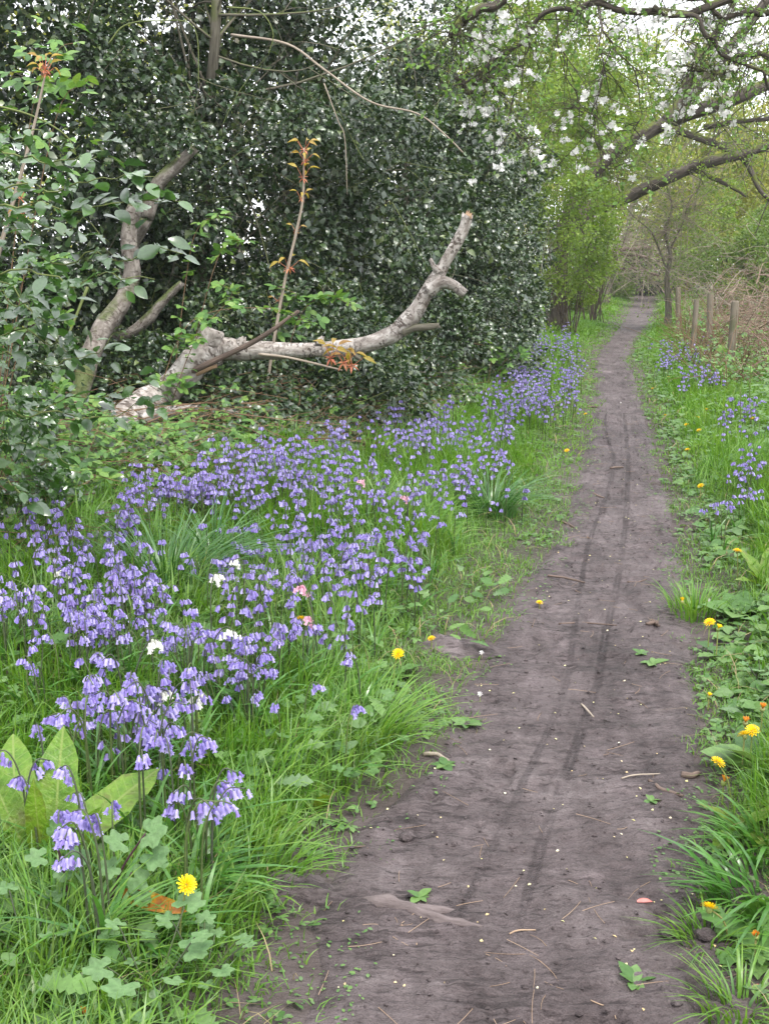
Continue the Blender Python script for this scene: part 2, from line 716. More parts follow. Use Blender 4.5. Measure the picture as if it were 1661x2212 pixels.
M = {}
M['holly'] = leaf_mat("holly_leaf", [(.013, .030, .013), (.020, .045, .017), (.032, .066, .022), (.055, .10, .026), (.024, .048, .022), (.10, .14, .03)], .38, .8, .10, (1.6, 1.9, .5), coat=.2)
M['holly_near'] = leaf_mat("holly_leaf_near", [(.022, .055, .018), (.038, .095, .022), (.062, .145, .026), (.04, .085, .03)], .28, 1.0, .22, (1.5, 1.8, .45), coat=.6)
M['bramble'] = leaf_mat("bramble_leaf", [(.055, .13, .035), (.10, .21, .05), (.14, .27, .06), (.19, .30, .07)], .45, .4, .3)
M['haw'] = leaf_mat("hawthorn_leaf", [(.09, .17, .03), (.155, .25, .04), (.21, .30, .055), (.26, .31, .065)], .5, .35, .42, (1.5, 1.45, .6), .45, patch_scale=.5)
M['haw_dark'] = leaf_mat("shrub_leaf", [(.075, .135, .035), (.12, .20, .05), (.17, .25, .065), (.22, .275, .08)], .5, .35, .35, None, .4, patch_scale=.7)
M['wood'] = leaf_mat("spring_wood_leaf", [(.17, .22, .05), (.25, .30, .07), (.32, .35, .10), (.33, .31, .11)], .55, .3, .45, (1.4, 1.3, .6), .5, patch_scale=.22)
M['ever'] = leaf_mat("dark_evergreen_leaf", [(.012, .03, .012), (.02, .045, .018), (.03, .06, .022)], .4, .5, .1)
M['apple'] = leaf_mat("apple_leaf", [(.10, .2, .05), (.15, .27, .07), (.2, .32, .09)], .45, .4, .4)
M['petal_w'] = leaf_mat("white_petal", [(.84, .82, .81), (.88, .87, .86), (.86, .81, .82)], .6, .3, .3, (1, 1, 1))
M['grass'] = leaf_mat("grass_blade", [(.045, .125, .018), (.080, .20, .024), (.115, .25, .032), (.165, .29, .045), (.085, .19, .055), (.21, .26, .07)], .38, .5, .35, (1.5, 1.5, .5), .45)
M['grass_far'] = leaf_mat("grass_blade_far", [(.08, .20, .026), (.115, .26, .032), (.155, .30, .042), (.20, .31, .05)], .45, .4, .35, (1.4, 1.4, .5), .5)
M['grass_dark'] = leaf_mat("tuft_blade", [(.03, .10, .02), (.05, .15, .03), (.08, .19, .05), (.12, .22, .09)], .3, .6, .3)
M['straw'] = leaf_mat("dry_straw", [(.24, .20, .09), (.34, .28, .15), (.30, .22, .12)], .6, .3, .2, (1, 1, .9))
M['herb'] = leaf_mat("herb_leaf", [(.06, .14, .035), (.095, .20, .05), (.14, .25, .065), (.12, .2, .09)], .45, .45, .3)
M['mallow'] = leaf_mat("mallow_leaf", [(.07, .15, .055), (.11, .205, .08), (.14, .24, .10), (.10, .17, .08)], .6, .3, .25, None, .5, bump=.9, patch_scale=30)
M['dock'] = leaf_mat("dock_leaf", [(.075, .17, .016), (.11, .22, .02), (.15, .26, .028), (.13, .16, .035), (.10, .2, .018)], .42, .45, .32, (1.5, 1.4, .35), .6, bump=1.0, vein=(.21, .29, .07), patch_scale=22)
M['dock_dead'] = leaf_mat("dying_dock_leaf", [(.55, .36, .03), (.5, .30, .03), (.42, .17, .03), (.24, .09, .03)], .5, .4, .25, (1.2, 1, .5), .85, bump=.8, patch_scale=26)
M['strap'] = leaf_mat("strap_leaf", [(.05, .15, .028), (.075, .2, .035), (.11, .25, .05)], .28, .6, .3)
M['bell'] = leaf_mat("bluebell_petal", [(.21, .165, .49), (.29, .24, .58), (.38, .33, .66), (.50, .46, .73), (.30, .24, .57), (.25, .18, .50)], .5, .35, .35, (1.1, 1.0, 1.1))
M['bell_w'] = leaf_mat("white_bell_petal", [(.78, .78, .70), (.84, .83, .78)], .5, .35, .3, (1, 1, 1))
M['bell_p'] = leaf_mat("pink_bell_petal", [(.72, .36, .48), (.78, .47, .58)], .5, .35, .3, (1, 1, 1))
M['bstem'] = leaf_mat("bluebell_stem", [(.08, .11, .035), (.06, .07, .05), (.10, .14, .04)], .5, .4, .1)
M['yellow'] = leaf_mat("dandelion_floret", [(.80, .55, .005), (.86, .64, .01), (.78, .46, .004)], .6, .3, .2, (1.1, 1, .5))
M['orange'] = leaf_mat("withered_floret", [(.62, .25, .02), (.5, .16, .02), (.66, .33, .03)], .6, .3, .2)
M['dstem'] = leaf_mat("dandelion_stalk", [(.20, .27, .07), (.28, .27, .10)], .45, .4, .15)
M['syc_red'] = leaf_mat("sycamore_bud_scale", [(.48, .14, .09), (.55, .24, .13), (.42, .12, .07)], .5, .4, .25)
M['syc_new'] = leaf_mat("sycamore_new_leaf", [(.36, .25, .05), (.42, .33, .07), (.32, .18, .06)], .45, .4, .35)
M['syc'] = leaf_mat("sycamore_leaf", [(.20, .30, .05), (.26, .36, .07)], .45, .4, .4)
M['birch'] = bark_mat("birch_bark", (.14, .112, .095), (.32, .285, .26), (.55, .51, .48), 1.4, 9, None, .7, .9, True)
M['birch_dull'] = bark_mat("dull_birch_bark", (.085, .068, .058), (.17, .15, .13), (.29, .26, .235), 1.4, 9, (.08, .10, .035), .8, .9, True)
M['heart'] = bark_mat("broken_wood", (.20, .12, .07), (.32, .21, .13), (.42, .3, .2), 6, 9)
M['bark'] = bark_mat("mossy_bark", (.03, .024, .02), (.075, .062, .052), (.14, .12, .10), 3, 4, (.10, .12, .025))
M['bark_grey'] = bark_mat("grey_bark", (.08, .07, .055), (.15, .135, .105), (.22, .2, .16), 3, 5, (.10, .12, .04))
M['twig'] = bark_mat("twig_bark", (.05, .036, .028), (.10, .078, .06), (.16, .13, .10), 2, 8, None, .8, .3)
M['twig_pale'] = bark_mat("pale_twig", (.18, .14, .11), (.30, .25, .20), (.42, .36, .3), 2, 9, None, .8, .3)
M['twig_green'] = bark_mat("green_twig", (.07, .09, .03), (.12, .15, .045), (.18, .2, .07), 2, 6, None, .6, .2)
M['cane'] = bark_mat("bramble_cane", (.10, .06, .035), (.18, .11, .065), (.26, .17, .10), 2, 7, None, .7, .3)
M['bracken'] = bark_mat("dead_bracken", (.15, .10, .075), (.235, .165, .125), (.35, .27, .21), 2, 5, None, .85, .3)
M['post'] = bark_mat("weathered_post", (.12, .10, .075), (.20, .17, .13), (.28, .25, .20), 9, 3, (.12, .13, .07), .85, .6)
M['stick'] = bark_mat("dead_stick", (.07, .05, .042), (.13, .095, .08), (.22, .16, .13), 3, 8, None, .85, .5)


def ground_mat(name, pathy):
    m, nt, out = new_mat(name)
    L = nt.links.new
    geo = N_(nt, "ShaderNodeNewGeometry")

    def noise(scale, det=4, rough=.6, vec=None):
        n = N_(nt, "ShaderNodeTexNoise")
        n.inputs["Scale"].default_value = scale
        n.inputs["Detail"].default_value = det
        n.inputs["Roughness"].default_value = rough
        L(vec or geo.outputs["Position"], n.inputs["Vector"])
        return n.outputs[0]

    mpv = N_(nt, "ShaderNodeMapping")
    mpv.inputs["Scale"].default_value = (.55, 1.6, 1)
    L(geo.outputs["Position"], mpv.inputs[0])
    big = noise(1.8, 4, .6)
    mid = noise(9, 5, .65, mpv.outputs[0])
    fine = noise(60, 4, .7, mpv.outputs[0])
    grit = noise(210, 3, .75)
    if pathy:
        r1 = ramp(nt, [(.34, (.050, .038, .038)), (.46, (.098, .077, .078)), (.56, (.137, .111, .112)), (.70, (.205, .175, .176))])
    else:
        r1 = ramp(nt, [(.3, (.045, .040, .026)), (.5, (.075, .062, .042)), (.7, (.10, .088, .06))])
    ad = N_(nt, "ShaderNodeMath", operation='MULTIPLY_ADD')
    L(mid, ad.inputs[0])
    ad.inputs[1].default_value = .5
    a2 = N_(nt, "ShaderNodeMath", operation='MULTIPLY')
    L(big, a2.inputs[0])
    a2.inputs[1].default_value = .5
    L(a2.outputs[0], ad.inputs[2])
    a3 = N_(nt, "ShaderNodeMath", operation='MULTIPLY_ADD')
    L(fine, a3.inputs[0])
    a3.inputs[1].default_value = .35
    L(ad.outputs[0], a3.inputs[2])
    a4 = N_(nt, "ShaderNodeMath", operation='SUBTRACT')
    L(a3.outputs[0], a4.inputs[0])
    a4.inputs[1].default_value = .175
    L(a4.outputs[0], r1.inputs[0])
    col = r1.outputs[0]
    # crumbs, dark and pale
    rg = ramp(nt, [(.34, (.45, .44, .44)), (.46, (1, 1, 1)), (.60, (1, 1, 1)), (.70, (1.6, 1.55, 1.5))])
    L(grit, rg.inputs[0])
    mg = N_(nt, "ShaderNodeMix", data_type='RGBA', blend_type='MULTIPLY')
    mg.inputs["Factor"].default_value = .8
    L(col, mg.inputs[6])
    L(rg.outputs[0], mg.inputs[7])
    col = mg.outputs[2]
    # damp dark blotches and small pits with a shape of their own
    blot = noise(24, 5, .75, mpv.outputs[0])
    rb = ramp(nt, [(.0, (1, 1, 1)), (.55, (1, 1, 1)), (.66, (.42, .40, .40))])
    L(blot, rb.inputs[0])
    mbt = N_(nt, "ShaderNodeMix", data_type='RGBA', blend_type='MULTIPLY')
    mbt.inputs["Factor"].default_value = .8
    L(col, mbt.inputs[6])
    L(rb.outputs[0], mbt.inputs[7])
    col = mbt.outputs[2]
    mps = N_(nt, "ShaderNodeMapping")
    mps.inputs["Scale"].default_value = (9, 55, 9)
    L(geo.outputs["Position"], mps.inputs[0])
    stri = noise(1.0, 4, .7, mps.outputs[0])
    pst = noise(2.7, 3, .6)
    sm = N_(nt, "ShaderNodeMath", operation='MULTIPLY_ADD')
    L(pst, sm.inputs[0])
    sm.inputs[1].default_value = .45
    L(stri, sm.inputs[2])
    rst = ramp(nt, [(.0, (1, 1, 1)), (.78, (1, 1, 1)), (.86, (.40, .38, .38))])
    L(sm.outputs[0], rst.inputs[0])
    mst = N_(nt, "ShaderNodeMix", data_type='RGBA', blend_type='MULTIPLY')
    mst.inputs["Factor"].default_value = .85
    L(col, mst.inputs[6])
    L(rst.outputs[0], mst.inputs[7])
    col = mst.outputs[2]
    mpl = N_(nt, "ShaderNodeMapping")                       # bands trodden and ridden along the lane
    mpl.inputs["Scale"].default_value = (7, .7, 1)
    mpl.inputs["Rotation"].default_value = (0, 0, .12)
    L(geo.outputs["Position"], mpl.inputs[0])
    lng = noise(1.0, 4, .65, mpl.outputs[0])
    rl = ramp(nt, [(.36, (.72, .70, .70)), (.5, (1, 1, 1)), (.64, (1.14, 1.14, 1.15))])
    L(lng, rl.inputs[0])
    mlg = N_(nt, "ShaderNodeMix", data_type='RGBA', blend_type='MULTIPLY')
    mlg.inputs["Factor"].default_value = .9
    L(col, mlg.inputs[6])
    L(rl.outputs[0], mlg.inputs[7])
    col = mlg.outputs[2]
    dry = noise(3.3, 5, .7)
    rd = ramp(nt, [(.0, (1, 1, 1)), (.56, (1, 1, 1)), (.68, (1.45, 1.45, 1.47))])
    L(dry, rd.inputs[0])
    mdr = N_(nt, "ShaderNodeMix", data_type='RGBA', blend_type='MULTIPLY')
    mdr.inputs["Factor"].default_value = 1.0
    L(col, mdr.inputs[6])
    L(rd.outputs[0], mdr.inputs[7])
    col = mdr.outputs[2]
    hsum = N_(nt, "ShaderNodeMath", operation='MULTIPLY_ADD')
    L(fine, hsum.inputs[0])
    hsum.inputs[1].default_value = .6
    L(mid, hsum.inputs[2])
    h2 = N_(nt, "ShaderNodeMath", operation='MULTIPLY_ADD')
    L(grit, h2.inputs[0])
    h2.inputs[1].default_value = .3
    L(hsum.outputs[0], h2.inputs[2])
    h3 = N_(nt, "ShaderNodeMath", operation='MULTIPLY_ADD')
    L(stri, h3.inputs[0])
    h3.inputs[1].default_value = -.6
    L(h2.outputs[0], h3.inputs[2])
    hgt = h3.outputs[0]
    if pathy:
        # tyre print: pressed band with fine ribs
        tr = N_(nt, "ShaderNodeAttribute", attribute_name="trk")
        al = N_(nt, "ShaderNodeAttribute", attribute_name="along")
        ab = N_(nt, "ShaderNodeMath", operation='ABSOLUTE')
        L(tr.outputs["Fac"], ab.inputs[0])
        band = N_(nt, "ShaderNodeMapRange")
        band.inputs[1].default_value = .012
        band.inputs[2].default_value = .022
        band.inputs[3].default_value = 1
        band.inputs[4].default_value = 0
        L(ab.outputs[0], band.inputs[0])
        brk = N_(nt, "ShaderNodeMapRange")
        brk.inputs[1].default_value = .30
        brk.inputs[2].default_value = .66
        L(noise(2.6, 3), brk.inputs[0])
        bm = N_(nt, "ShaderNodeMath", operation='MULTIPLY')
        L(band.outputs[0], bm.inputs[0])
        L(brk.outputs[0], bm.inputs[1])
        v = N_(nt, "ShaderNodeMath", operation='MULTIPLY_ADD')      # chevron ribs
        L(ab.outputs[0], v.inputs[0])
        v.inputs[1].default_value = 1.2
        L(al.outputs["Fac"], v.inputs[2])
        w = N_(nt, "ShaderNodeMath", operation='MULTIPLY')
        L(v.outputs[0], w.inputs[0])
        w.inputs[1].default_value = 620
        sn = N_(nt, "ShaderNodeMath", operation='SINE')
        L(w.outputs[0], sn.inputs[0])
        w2 = N_(nt, "ShaderNodeMath", operation='MULTIPLY')
        L(tr.outputs["Fac"], w2.inputs[0])
        w2.inputs[1].default_value = 900
        sn2 = N_(nt, "ShaderNodeMath", operation='SINE')
        L(w2.outputs[0], sn2.inputs[0])
        rib = N_(nt, "ShaderNodeMath", operation='MULTIPLY')
        L(sn.outputs[0], rib.inputs[0])
        L(sn2.outputs[0], rib.inputs[1])
        mb = N_(nt, "ShaderNodeMath", operation='MULTIPLY')
        L(rib.outputs[0], mb.inputs[0])
        L(bm.outputs[0], mb.inputs[1])
        hh = N_(nt, "ShaderNodeMath", operation='MULTIPLY_ADD')
        L(mb.outputs[0], hh.inputs[0])
        hh.inputs[1].default_value = .32
        L(hgt, hh.inputs[2])
        hgt = hh.outputs[0]
        dm = N_(nt, "ShaderNodeMix", data_type='RGBA', blend_type='MULTIPLY')      # pressed mud stays damp
        sc = N_(nt, "ShaderNodeMath", operation='MULTIPLY')
        L(bm.outputs[0], sc.inputs[0])
        sc.inputs[1].default_value = .10
        L(sc.outputs[0], dm.inputs["Factor"])
        L(col, dm.inputs[6])
        dm.inputs[7].default_value = (.52, .52, .55, 1)
        col = dm.outputs[2]
    else:
        npa = N_(nt, "ShaderNodeAttribute", attribute_name="trod")
        rpm = ramp(nt, [(.34, (.05, .038, .034)), (.46, (.088, .068, .064)), (.56, (.118, .095, .092)), (.70, (.165, .14, .135))])
        L(a4.outputs[0], rpm.inputs[0])
        mtr = N_(nt, "ShaderNodeMix", data_type='RGBA')
        rm = ramp(nt, [(.42, (0, 0, 0)), (.58, (1, 1, 1))])
        L(noise(14, 4), rm.inputs[0])
        mm = N_(nt, "ShaderNodeMix", data_type='RGBA')
        L(rm.outputs[0], mm.inputs["Factor"])
        L(col, mm.inputs[6])
        mm.inputs[7].default_value = (.06, .10, .026, 1)
        L(npa.outputs["Fac"], mtr.inputs["Factor"])
        L(mm.outputs[2], mtr.inputs[6])
        L(rpm.outputs[0], mtr.inputs[7])
        col = mtr.outputs[2]
    bs = N_(nt, "ShaderNodeBsdfPrincipled")
    L(col, bs.inputs["Base Color"])
    rr = N_(nt, "ShaderNodeMapRange")
    rr.inputs[1].default_value = .35
    rr.inputs[2].default_value = .65
    rr.inputs[3].default_value = .5 if pathy else .8
    rr.inputs[4].default_value = .85 if pathy else .95
    L(mid, rr.inputs[0])
    L(rr.outputs[0], bs.inputs["Roughness"])
    bs.inputs["Specular IOR Level"].default_value = .35
    bp = N_(nt, "ShaderNodeBump")
    bp.inputs["Strength"].default_value = 1.0
    bp.inputs["Distance"].default_value = .022
    L(hgt, bp.inputs["Height"])
    L(bp.outputs[0], bs.inputs["Normal"])
    L(bs.outputs[0], out.inputs[0])
    return m


M['mud'] = ground_mat("trodden_mud", True)
M['soil'] = ground_mat("mossy_soil", False)
# ================================================================== the setting: ground and path
def axis(lo, hi, f0, f1, fine, grow):
    a = list(np.arange(f0, f1 + 1e-6, fine))
    d = fine
    while a[-1] < hi:
        d *= grow
        a.append(a[-1] + d)
    d = fine
    while a[0] > lo:
        d *= grow
        a.insert(0, a[0] - d)
    return np.array(a)


def grid(X, Y, Z):
    m, n = X.shape
    V = np.stack([X, Y, Z], -1).reshape(-1, 3)
    i = np.arange(m * n).reshape(m, n)
    Q = np.stack([i[:-1, :-1], i[:-1, 1:], i[1:, 1:], i[1:, :-1]], -1).reshape(-1, 4)
    return V, Q


gx = axis(-110, 130, -2.4, 4.2, .08, 1.10)
gy = axis(-25, 150, 1.3, 10, .085, 1.07)
GX, GY = np.meshgrid(gx, gy)
gv, gq = grid(GX, GY, height(GX, GY))
_out = np.maximum(xl(GY) - GX, GX - xr(GY))
trod = 1 - sstep((_out - .05 + (fbm(GX * 3, GY * 3, 15) - .5) * .5) / .55)
o = link("ground", mesh("ground", gv, gq, M['soil'], None, True, {"trod": ('FLOAT', trod.ravel())}))
o["kind"] = "structure"

TRK = [gnd(a, b) for a, b in [(1104, 2400), (1104, 2212), (1110, 2130), (1130, 2000), (1165, 1870), (1205, 1750), (1250, 1620), (1290, 1500), (1305, 1400),
                              (1330, 1290), (1350, 1150), (1356, 1000), (1345, 900)]]
TRK = np.array(sorted([(p[1], p[0]) for p in TRK]))
rows = 1.25 * np.exp(np.arange(0, 660) * .006)
tcol = np.linspace(-.09, 1.09, 112)
PYg, Tg = np.meshgrid(rows, tcol, indexing='ij')
Lg, Rg = xl(PYg), xr(PYg)
Wg = Rg - Lg
en = (fbm(PYg * 2.2, Tg * 0 + 3, 8) - .5) * .10
PXg = Lg + Wg * Tg + en * (np.abs(Tg - .5) * 2) ** 2 * np.sign(Tg - .5)
over = np.maximum(-Tg, Tg - 1) * Wg
trk = PXg - np.interp(PYg, TRK[:, 0], TRK[:, 1])
fade = sstep((PYg - 2.0) / .7) * sstep((15 - PYg) / 5)
z = (fbm(PXg * 3.5, PYg * 5, 11) - .5) * .034 + (fbm(PXg * 12, PYg * 30, 12) - .5) * .026 + (fbm(PXg * 45, PYg * 90, 14, 2) - .5) * .016
dent = vn(PXg * 9, PYg * 9, 21)
z -= .018 * sstep((dent - .66) / .1) * (vn(PXg * 1.7, PYg * 1.7, 22) > .45)
z += .012 * np.abs(Tg - .5) * 2
z -= fade * (.0022 * np.exp(-(trk / .02) ** 4) - .0018 * np.exp(-((np.abs(trk) - .024) / .008) ** 2))
z = z * sstep((.02 - over) / .07) + .004 - .045 * sstep((over - .0) / .08)
PZg = z
pv, pq = grid(PXg, PYg, PZg)
o = link("path", mesh("path", pv, pq, M['mud'], None, True, {"trk": ('FLOAT', (np.minimum(np.abs(trk), np.abs(trk + .15 + .04 * np.sin(PYg * 1.3)) + .004) + (1 - fade) * .03).ravel()), "along": ('FLOAT', PYg.ravel())}))
o["kind"] = "structure"


def pathz(x, y):
    """height of the trodden surface (nearest grid vertex)"""
    i = int(np.clip(round(math.log(max(y, 1.26) / 1.25) / .006), 0, 659))
    L, R = float(xl(y)), float(xr(y))
    t = (x - L) / (R - L)
    j = int(np.clip(round((t + .09) / 1.18 * 111), 0, 111))
    return float(PZg[i, j])


def surf(px, py, dz=0.0):
    p = gnd(px, py, dz)
    if xl(p[1]) < p[0] < xr(p[1]):
        d = raydir(px, py)
        t = (dz - CAM_H) / d[2]
        p = np.array([d[0] * t, d[1] * t, 0])
        p[2] = pathz(p[0], p[1])
    return p


_hd = sorted([tuple(gnd(a, b)[:2][::-1]) for a, b in [(40, 1215), (130, 1160), (250, 1115), (420, 1060), (540, 1015), (740, 950), (850, 915), (1000, 870), (1100, 800), (1150, 735)]])
HEDGE = np.array([(-5, -6.0), (4.3, -2.3)] + _hd + [(32, 4.4), (45, 7.6), (60, 10)])


def xh(y): return np.interp(y, HEDGE[:, 0], HEDGE[:, 1])


# ================================================================== grass
def blades(pos, h, w, az, lean, seg=3, wtop=.0):
    N = len(pos)
    t = np.linspace(0, 1, seg + 1)
    d = np.stack([np.cos(az), np.sin(az), np.zeros(N)], -1)
    sdv = np.stack([-np.sin(az), np.cos(az), np.zeros(N)], -1)
    tw = rng.normal(0, .5, N)
    sdv = sdv * np.cos(tw)[:, None] + d * np.sin(tw)[:, None]
    up = h[:, None] * (t[None] - .42 * np.minimum(lean, 1.5)[:, None] * t[None] ** 2.4)
    fw = (h * lean)[:, None] * t[None] ** 1.9
    C = pos[:, None] + d[:, None] * fw[..., None]
    C[..., 2] += up
    ww = w[:, None] * (1 - t[None] ** 2 * .75) * np.where(t[None] == 1, 0, 1)
    Lp = C - sdv[:, None] * ww[..., None]
    Rp = C + sdv[:, None] * ww[..., None]
    Rp[..., 2] += ww * .35
    V = np.empty((N, 2 * seg + 1, 3))
    V[:, 0:2 * seg:2] = Lp[:, :-1]
    V[:, 1:2 * seg:2] = Rp[:, :-1]
    V[:, -1] = C[:, -1]
    T = []
    for i in range(seg - 1):
        a = 2 * i
        T += [(a, a + 1, a + 3), (a, a + 3, a + 2)]
    a = 2 * (seg - 1)
    T.append((a, a + 1, a + 2))
    T = np.array(T)
    T = T[None] + (np.arange(N) * (2 * seg + 1))[:, None, None]
    return V.reshape(-1, 3), T.reshape(-1, 3)


BARE = [(gnd(1010, 1405), .17, .10), (gnd(655, 1925), .10, .07)]      # two patches of bare earth in the verge


def verge_points(y0, y1, dens, wl=9.0, wr=3.2):
    x0 = -(.345 * y1 + .5)
    x1 = .345 * y1 + .5
    n = int(dens * (y1 - y0) * (x1 - x0))
    y = rng.uniform(y0, y1, n)
    x = rng.uniform(x0, x1, n)
    L, R = xl(y), xr(y)
    out = np.maximum(L - x, x - R)
    k = (x > -(.345 * y + .5)) & (x < .345 * y + .6) & (x > xh(y) - .3) & (L - x < wl) & (x - R < wr) & (out > -.12)
    for c, a, b in BARE:
        k &= ((x - c[0]) / a) ** 2 + ((y - c[1]) / b) ** 2 > 1
    return x[k], y[k], out[k], (x[k] < L[k])


def verge_grass(name, label, y0, y1, dens, w0, seg, mat, lmax, dens_short):
    A = Acc()
    # long and middling grass
    x, y, out, left = verge_points(y0, y1, dens)
    n1 = fbm(x * 1.1, y * 1.1, 31)
    n2 = fbm(x * 3.5, y * 3.5, 33)
    wide = np.where(left, (.20 + .25 * vn(y * .8, y * 0 + 2, 35)) * (.25 + .75 * sstep((y - 3) / 1.8)), .08 + .16 * vn(y * 1.1, y * 0 + 5, 36))
    s = sstep((out - wide + (n2 - .5) * .25) / (.14 + .21 * sstep((y - 3) / 2)))
    keep = rng.random(len(x)) < (.15 + .85 * s) * np.clip(.35 + 1.3 * n1, 0, 1)
    keep &= out > .02
    x, y, out, left, s, n1, n2 = [q[keep] for q in (x, y, out, left, s, n1, n2)]
    h = (.05 + (lmax - .05) * s * (.4 + 1.2 * n2)) * rng.uniform(.55, 1.4, len(x))
    az = fbm(x * 1.7, y * 1.7, 40) * 12 + rng.normal(0, .9, len(x))
    # grass at the edge leans out over the path
    to = np.where(left, 0.0, math.pi)
    edge = rng.random(len(x)) < .55 * np.exp(-np.maximum(out - .1, 0) / .4)
    az = np.where(edge, to + rng.normal(0, .8, len(x)), az)
    lean = np.clip(rng.gamma(2.2, .26, len(x)), .05, 1.5)
    P = np.stack([x, y, height(x, y) - .004], -1)
    w = w0 * rng.uniform(.6, 1.5, len(x)) * (.6 + .5 * np.clip(h / .2, 0, 1.4))
    A.add(*blades(P, h, w, az, lean, seg))
    # short trodden grass by the path
    x, y, out, left = verge_points(y0, y1, dens_short, 1.5, .8)
    n2 = fbm(x * 4.5, y * 4.5, 51)
    keep = rng.random(len(x)) < np.clip(sstep((out + .02 + .09 * sstep((y - 6) / 4) + (n2 - .52) * .75) / .22), 0, 1)
    keep &= out < np.where(left, 1.2, .55)
    x, y, out = x[keep], y[keep], out[keep]
    h = rng.uniform(.018, .05, len(x)) * (1 + .6 * sstep(out / .4))
    P = np.stack([x, y, height(x, y) - .002], -1)
    P[:, 2] = np.maximum(P[:, 2], np.where(out < .0, -.006, P[:, 2]))
    A.add(*blades(P, h, w0 * .7 * rng.uniform(.6, 1.4, len(x)), rng.uniform(0, 6.283, len(x)), rng.uniform(.3, 1.6, len(x)), 2))
    o = link(name, A.build(name, mat))
    tag(o, label, "grass", kind="stuff")
    return o


verge_grass("grass", "fresh green grass growing on both verges beside the trodden path", 1.3, 4.2, 4700, .0026, 4, M['grass'], .155, 6400)
A_ = [(4.2, 8.2, 2800, .0030, 3, .21, 3200), (8.2, 15, 1100, .0050, 2, .17, 1300), (15, 28, 420, .0085, 2, .13, 420), (28, 62, 90, .018, 2, .13, 90)]
for i, (a, b, dn, w0, sg, lm, ds) in enumerate(A_):
    verge_grass("grass", ["green grass among the main bluebell drift and along the path's middle stretch",
                          "short green grass between the blossoming holly hedge and the narrowing path",
                          "mown-looking grass beside the far bend of the path",
                          "distant grass strip around the end of the path"][i], a, b, dn, w0, sg, M['grass'] if i < 1 else M['grass_far'], lm, ds)

# dead straw-coloured blades mixed into the green
A = Acc()
for (y0, y1, dn, w0) in [(1.3, 4.2, 110, .0016), (4.2, 8.2, 55, .0023), (8.2, 15, 18, .004)]:
    x, y, out, left = verge_points(y0, y1, dn)
    k = out > .06
    x, y = x[k], y[k]
    n = len(x)
    A.add(*blades(np.stack([x, y, height(x, y)], -1), rng.uniform(.05, .17, n), w0 * rng.uniform(.6, 1.3, n), rng.uniform(0, 6.283, n), rng.uniform(.5, 1.9, n), 3))
tag(link("dead_grass", A.build("dead_grass", M['straw'])), "bent straw-coloured dead blades mixed through the green verge grass", "dead grass", kind="stuff")

# small broad leaves (clover, cleavers, celandine) woven through the grass
A = Acc()
for (y0, y1, dn, sz) in [(1.3, 4.2, 620, .024), (4.2, 8.2, 360, .027), (8.2, 15, 150, .034), (15, 30, 50, .05)]:
    x, y, out, left = verge_points(y0, y1, dn)
    n = fbm(x * 2.3, y * 2.3, 61)
    k = (rng.random(len(x)) < sstep((n - .42) / .22) + np.where(left, 0, .35)) & (out > .02)
    x, y, out = x[k], y[k], out[k]
    N = len(x)
    P = np.stack([x, y, height(x, y) + rng.uniform(.008, .03 + .09 * sstep((out - .25) / .5), N)], -1)
    d = rdir(N, -.15, .35)
    nn = unit(np.stack([rng.normal(0, .35, N), rng.normal(0, .35, N), np.ones(N)], -1))
    A.add(*scatter(*TRI_LO, P, frames(d, nn), sz * rng.uniform(.6, 1.5, N)))
o = link("herb_cover", A.build("herb_cover", M['herb']))
tag(o, "small round green leaves of clover and cleavers woven through the verge grass", "ground cover", kind="stuff")

# little creeping weeds at the edges of the mud
A = Acc()
x, y, out, left = verge_points(1.3, 9, 1500, 1.0, .6)
n = fbm(x * 5, y * 5, 71)
k = (rng.random(len(x)) < sstep((n - .45) / .15)) & (np.abs(out - .05) < .16 + .1 * n)
x, y, out = x[k], y[k], out[k]
N = len(x)
zz = np.where(out < 0, np.array([pathz(a, b) if -.2 < c < 0 else 0 for a, b, c in zip(x, y, out)]) if N else 0, height(x, y))
P = np.stack([x, y, zz + .004], -1)
A.add(*scatter(*OVAL, P, frames(rdir(N, 0, .35), unit(np.stack([rng.normal(0, .25, N), rng.normal(0, .25, N), np.ones(N)], -1))), rng.uniform(.006, .017, N)))
o = link("creeping_weeds", A.build("creeping_weeds", M['herb']))
tag(o, "flattened dull green weeds creeping over the muddy path edges", "weeds", kind="stuff")

# fallen yellow bud scales and crumbs on the mud
A = Acc()
N = 260
y = 1.5 * np.exp(rng.uniform(0, 1.9, N))
t = rng.uniform(.03, .97, N)
x = xl(y) + t * (xr(y) - xl(y))
P = np.stack([x, y, np.array([pathz(a, b) for a, b in zip(x, y)]) + .002], -1)
A.add(*scatter(*DIAM, P, frames(rdir(N, -.1, .2), np.tile([0, 0, 1.], (N, 1)) + rng.normal(0, .3, (N, 3))), rng.uniform(.006, .013, N)))
M['scale'] = leaf_mat("bud_scale", [(.6, .55, .22), (.7, .66, .35), (.55, .4, .2), (.72, .68, .5)], .6, .3, .1)
o = link("bud_scales", A.build("bud_scales", M['scale']))
tag(o, "tiny pale yellow bud scales littering the mud of the path", "litter", kind="stuff")
A = Acc()
N = 2600
y = 1.5 * np.exp(rng.uniform(0, 1.9, N) ** 1.0)
t = rng.uniform(.0, 1.0, N)
x = xl(y) + t * (xr(y) - xl(y))
P = np.stack([x, y, np.array([pathz(a, b) for a, b in zip(x, y)]) + .002], -1)
_oct = (np.array([(1, 0, 0), (0, 1, 0), (-1, 0, 0), (0, -1, 0), (0, 0, .7), (0, 0, -.7)], float), np.array([(0, 1, 4), (1, 2, 4), (2, 3, 4), (3, 0, 4), (1, 0, 5), (2, 1, 5), (3, 2, 5), (0, 3, 5)]))
